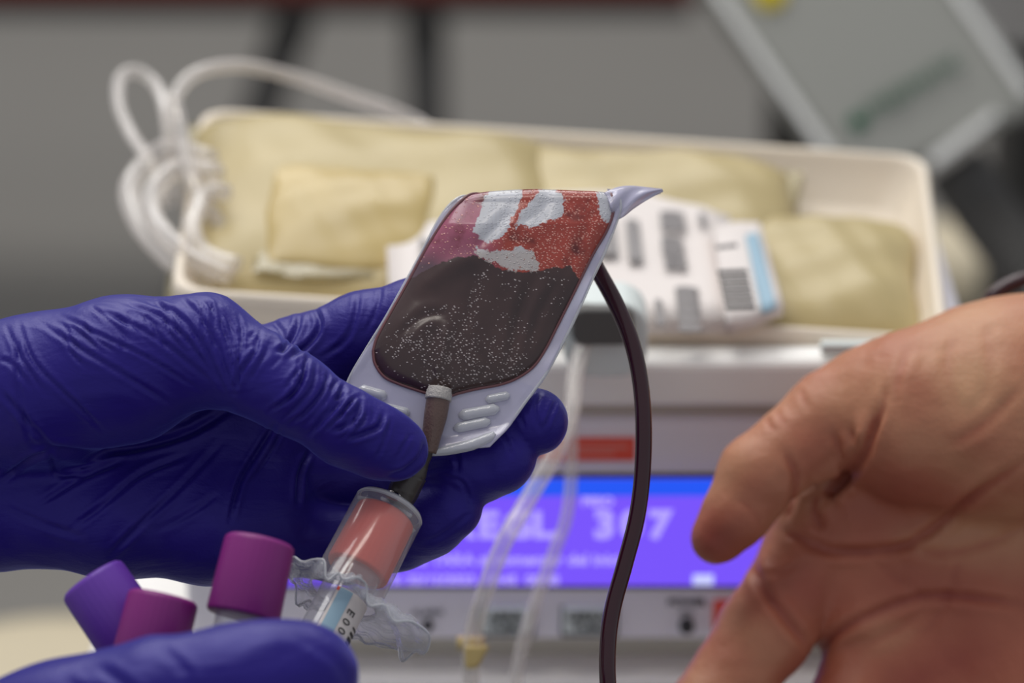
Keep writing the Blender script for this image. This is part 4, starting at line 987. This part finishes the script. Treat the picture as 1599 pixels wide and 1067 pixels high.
tube('flange_rim', wrp, .0003, M['pad'], ho_, 1, 8, caps=False)

CAPP = [(0, .0040), (.0006, .0046), (.0006, .0072), (.0002, .0077), (.0008, .0084), (.0016, .0086), (.0185, .0090), (.0192, .0086), (.0192, .0070)]
def vac_tube(label, top, axis, capm, group, label_m=True, hint=(0, 0, 1), rot=0, scale=1.0, caplen=1.0, blend=None):
    t = empty('blood_tube', top); tag(t, label, 'tube', group); x, y, a = frame(axis, hint)
    lathe('cap', top, a, [(h * scale * caplen, r * scale) for h, r in CAPP], capm, t, 96, 32, .00022, (.0016, .0184 * caplen))
    L = .075
    lathe('glass_body', top + a * .012 * scale, a, [(0, .0063), (.001, .0065), (L - .008, .0065), (L - .004, .0056), (L - .001, .0030), (L, .0004)], M['glass'], t, 40)
    lathe('paper_label', top + a * .026 * scale, a, [(0, .00668), (.038, .00668)], M['label'], t, 48, close=False, arc=(rot, rot + math.radians(250)), hint=hint)
    return t, x, y, a
# tube in the holder
tp = T0 + AX * .0032
tt, x, y, a = vac_tube('tube with salmon-red cap and blue-striped label, inside the clear holder', tp, AX, M['salmon'], None, hint=tuple(UV_), rot=0, scale=.93)
for o in list(tt.children):
    if o.name.startswith('paper_label'): bpy.data.objects.remove(o)
view = -FV - a * np.dot(-FV, a); view /= np.linalg.norm(view); side = np.cross(view, a); side /= np.linalg.norm(side)
if side @ RV < 0: side = -side
def strip(name, h0, h1, a0, a1, m, r=.00672, nseg=14):
    V = []
    for h in (h0, h1):
        for k in range(nseg + 1):
            q = math.radians(a0 + (a1 - a0) * k / nseg); V.append(tp + a * h + r * (view * math.cos(q) + side * math.sin(q)))
    F_ = [(k, k + 1, nseg + 2 + k, nseg + 1 + k) for k in range(nseg)]; return mesh(name, V, F_, m, tt)
TB = .00655
strip('paper_label', .026, .064, -20, 160, M['label'], TB + .0002, 30)
strip('blue_label_stripe', .0262, .064, -14, 16, M['labelblue'], TB + .00035)
strip('red_label_mark', .0262, .0272, -20, -14, M['red'], TB + .0004)
for k in range(14):
    h = .0330 + k * .0014; w = .0005 + .0003 * ((k * 7) % 3); strip('barcode_bar', h, h + w, 56, 88, M['ink'], TB + .0004, 6)
for k, chh in enumerate('E001'):
    q = math.radians(33); o0 = tp + a * (.0300 + .0027 * k) + (TB + .0006) * (view * math.cos(math.radians(22)) + side * math.sin(math.radians(22)))
    tang = -(side * math.cos(q) - view * math.sin(q))
    lettering('label_lettering', chh, .0034, o0, a, -tang, M['ink'], tt, .00004)
# three purple-capped tubes
def capdir(x0, y0, x1, y1, tilt):
    v = np.array([x1 - x0, -(y1 - y0)], float); v /= np.linalg.norm(v); t = math.radians(tilt); return RV * v[0] * math.cos(t) + UV_ * v[1] * math.cos(t) + FV * math.sin(t)
vac_tube('purple-magenta capped tube, tallest of the three, upright beside the holder', P(407, 843, .748), capdir(407, 843, 381, 964, -14), M['purple'], 'purple capped tubes in the near hand', rot=2.0)
vac_tube('purple-magenta capped tube half hidden behind the near blue fingers', P(256, 930, .745), capdir(256, 930, 232, 1040, -12), M['purple'], 'purple capped tubes in the near hand', rot=2.0)
vac_tube('violet capped tube leaning left, leftmost of the capped tubes', P(142, 903, .758), capdir(142, 903, 215, 1005, -8), M['violet'], 'purple capped tubes in the near hand', rot=2.0)

# ================================================================== BLOOD LINES
bt = tube('blood_line', [P(*p) for p in ((880, 330, .835), (905, 372, .830), (932, 420, .826), (962, 475, .822), (985, 530, .818), (999, 590, .815), (1005, 660, .812), (1003, 740, .81), (994, 810, .808), (976, 880, .806), (957, 950, .804), (949, 1010, .802), (950, 1080, .80), (962, 1180, .80), (985, 1290, .80))], .0022, M['blood'], None, 8, 20)
tag(bt, 'dark red blood-filled tube curving down from behind the bag past the screen', 'tube')
bt = tube('blood_line', [P(*p) for p in ((1500, 560, .93), (1528, 500, .93), (1548, 466, .93), (1575, 446, .93), (1610, 436, .93), (1680, 440, .93), (1800, 470, .93))], .0024, M['blood'], None, 8, 20)
tag(bt, 'dark red tube arching up behind the bare wrist at the right edge', 'tube')
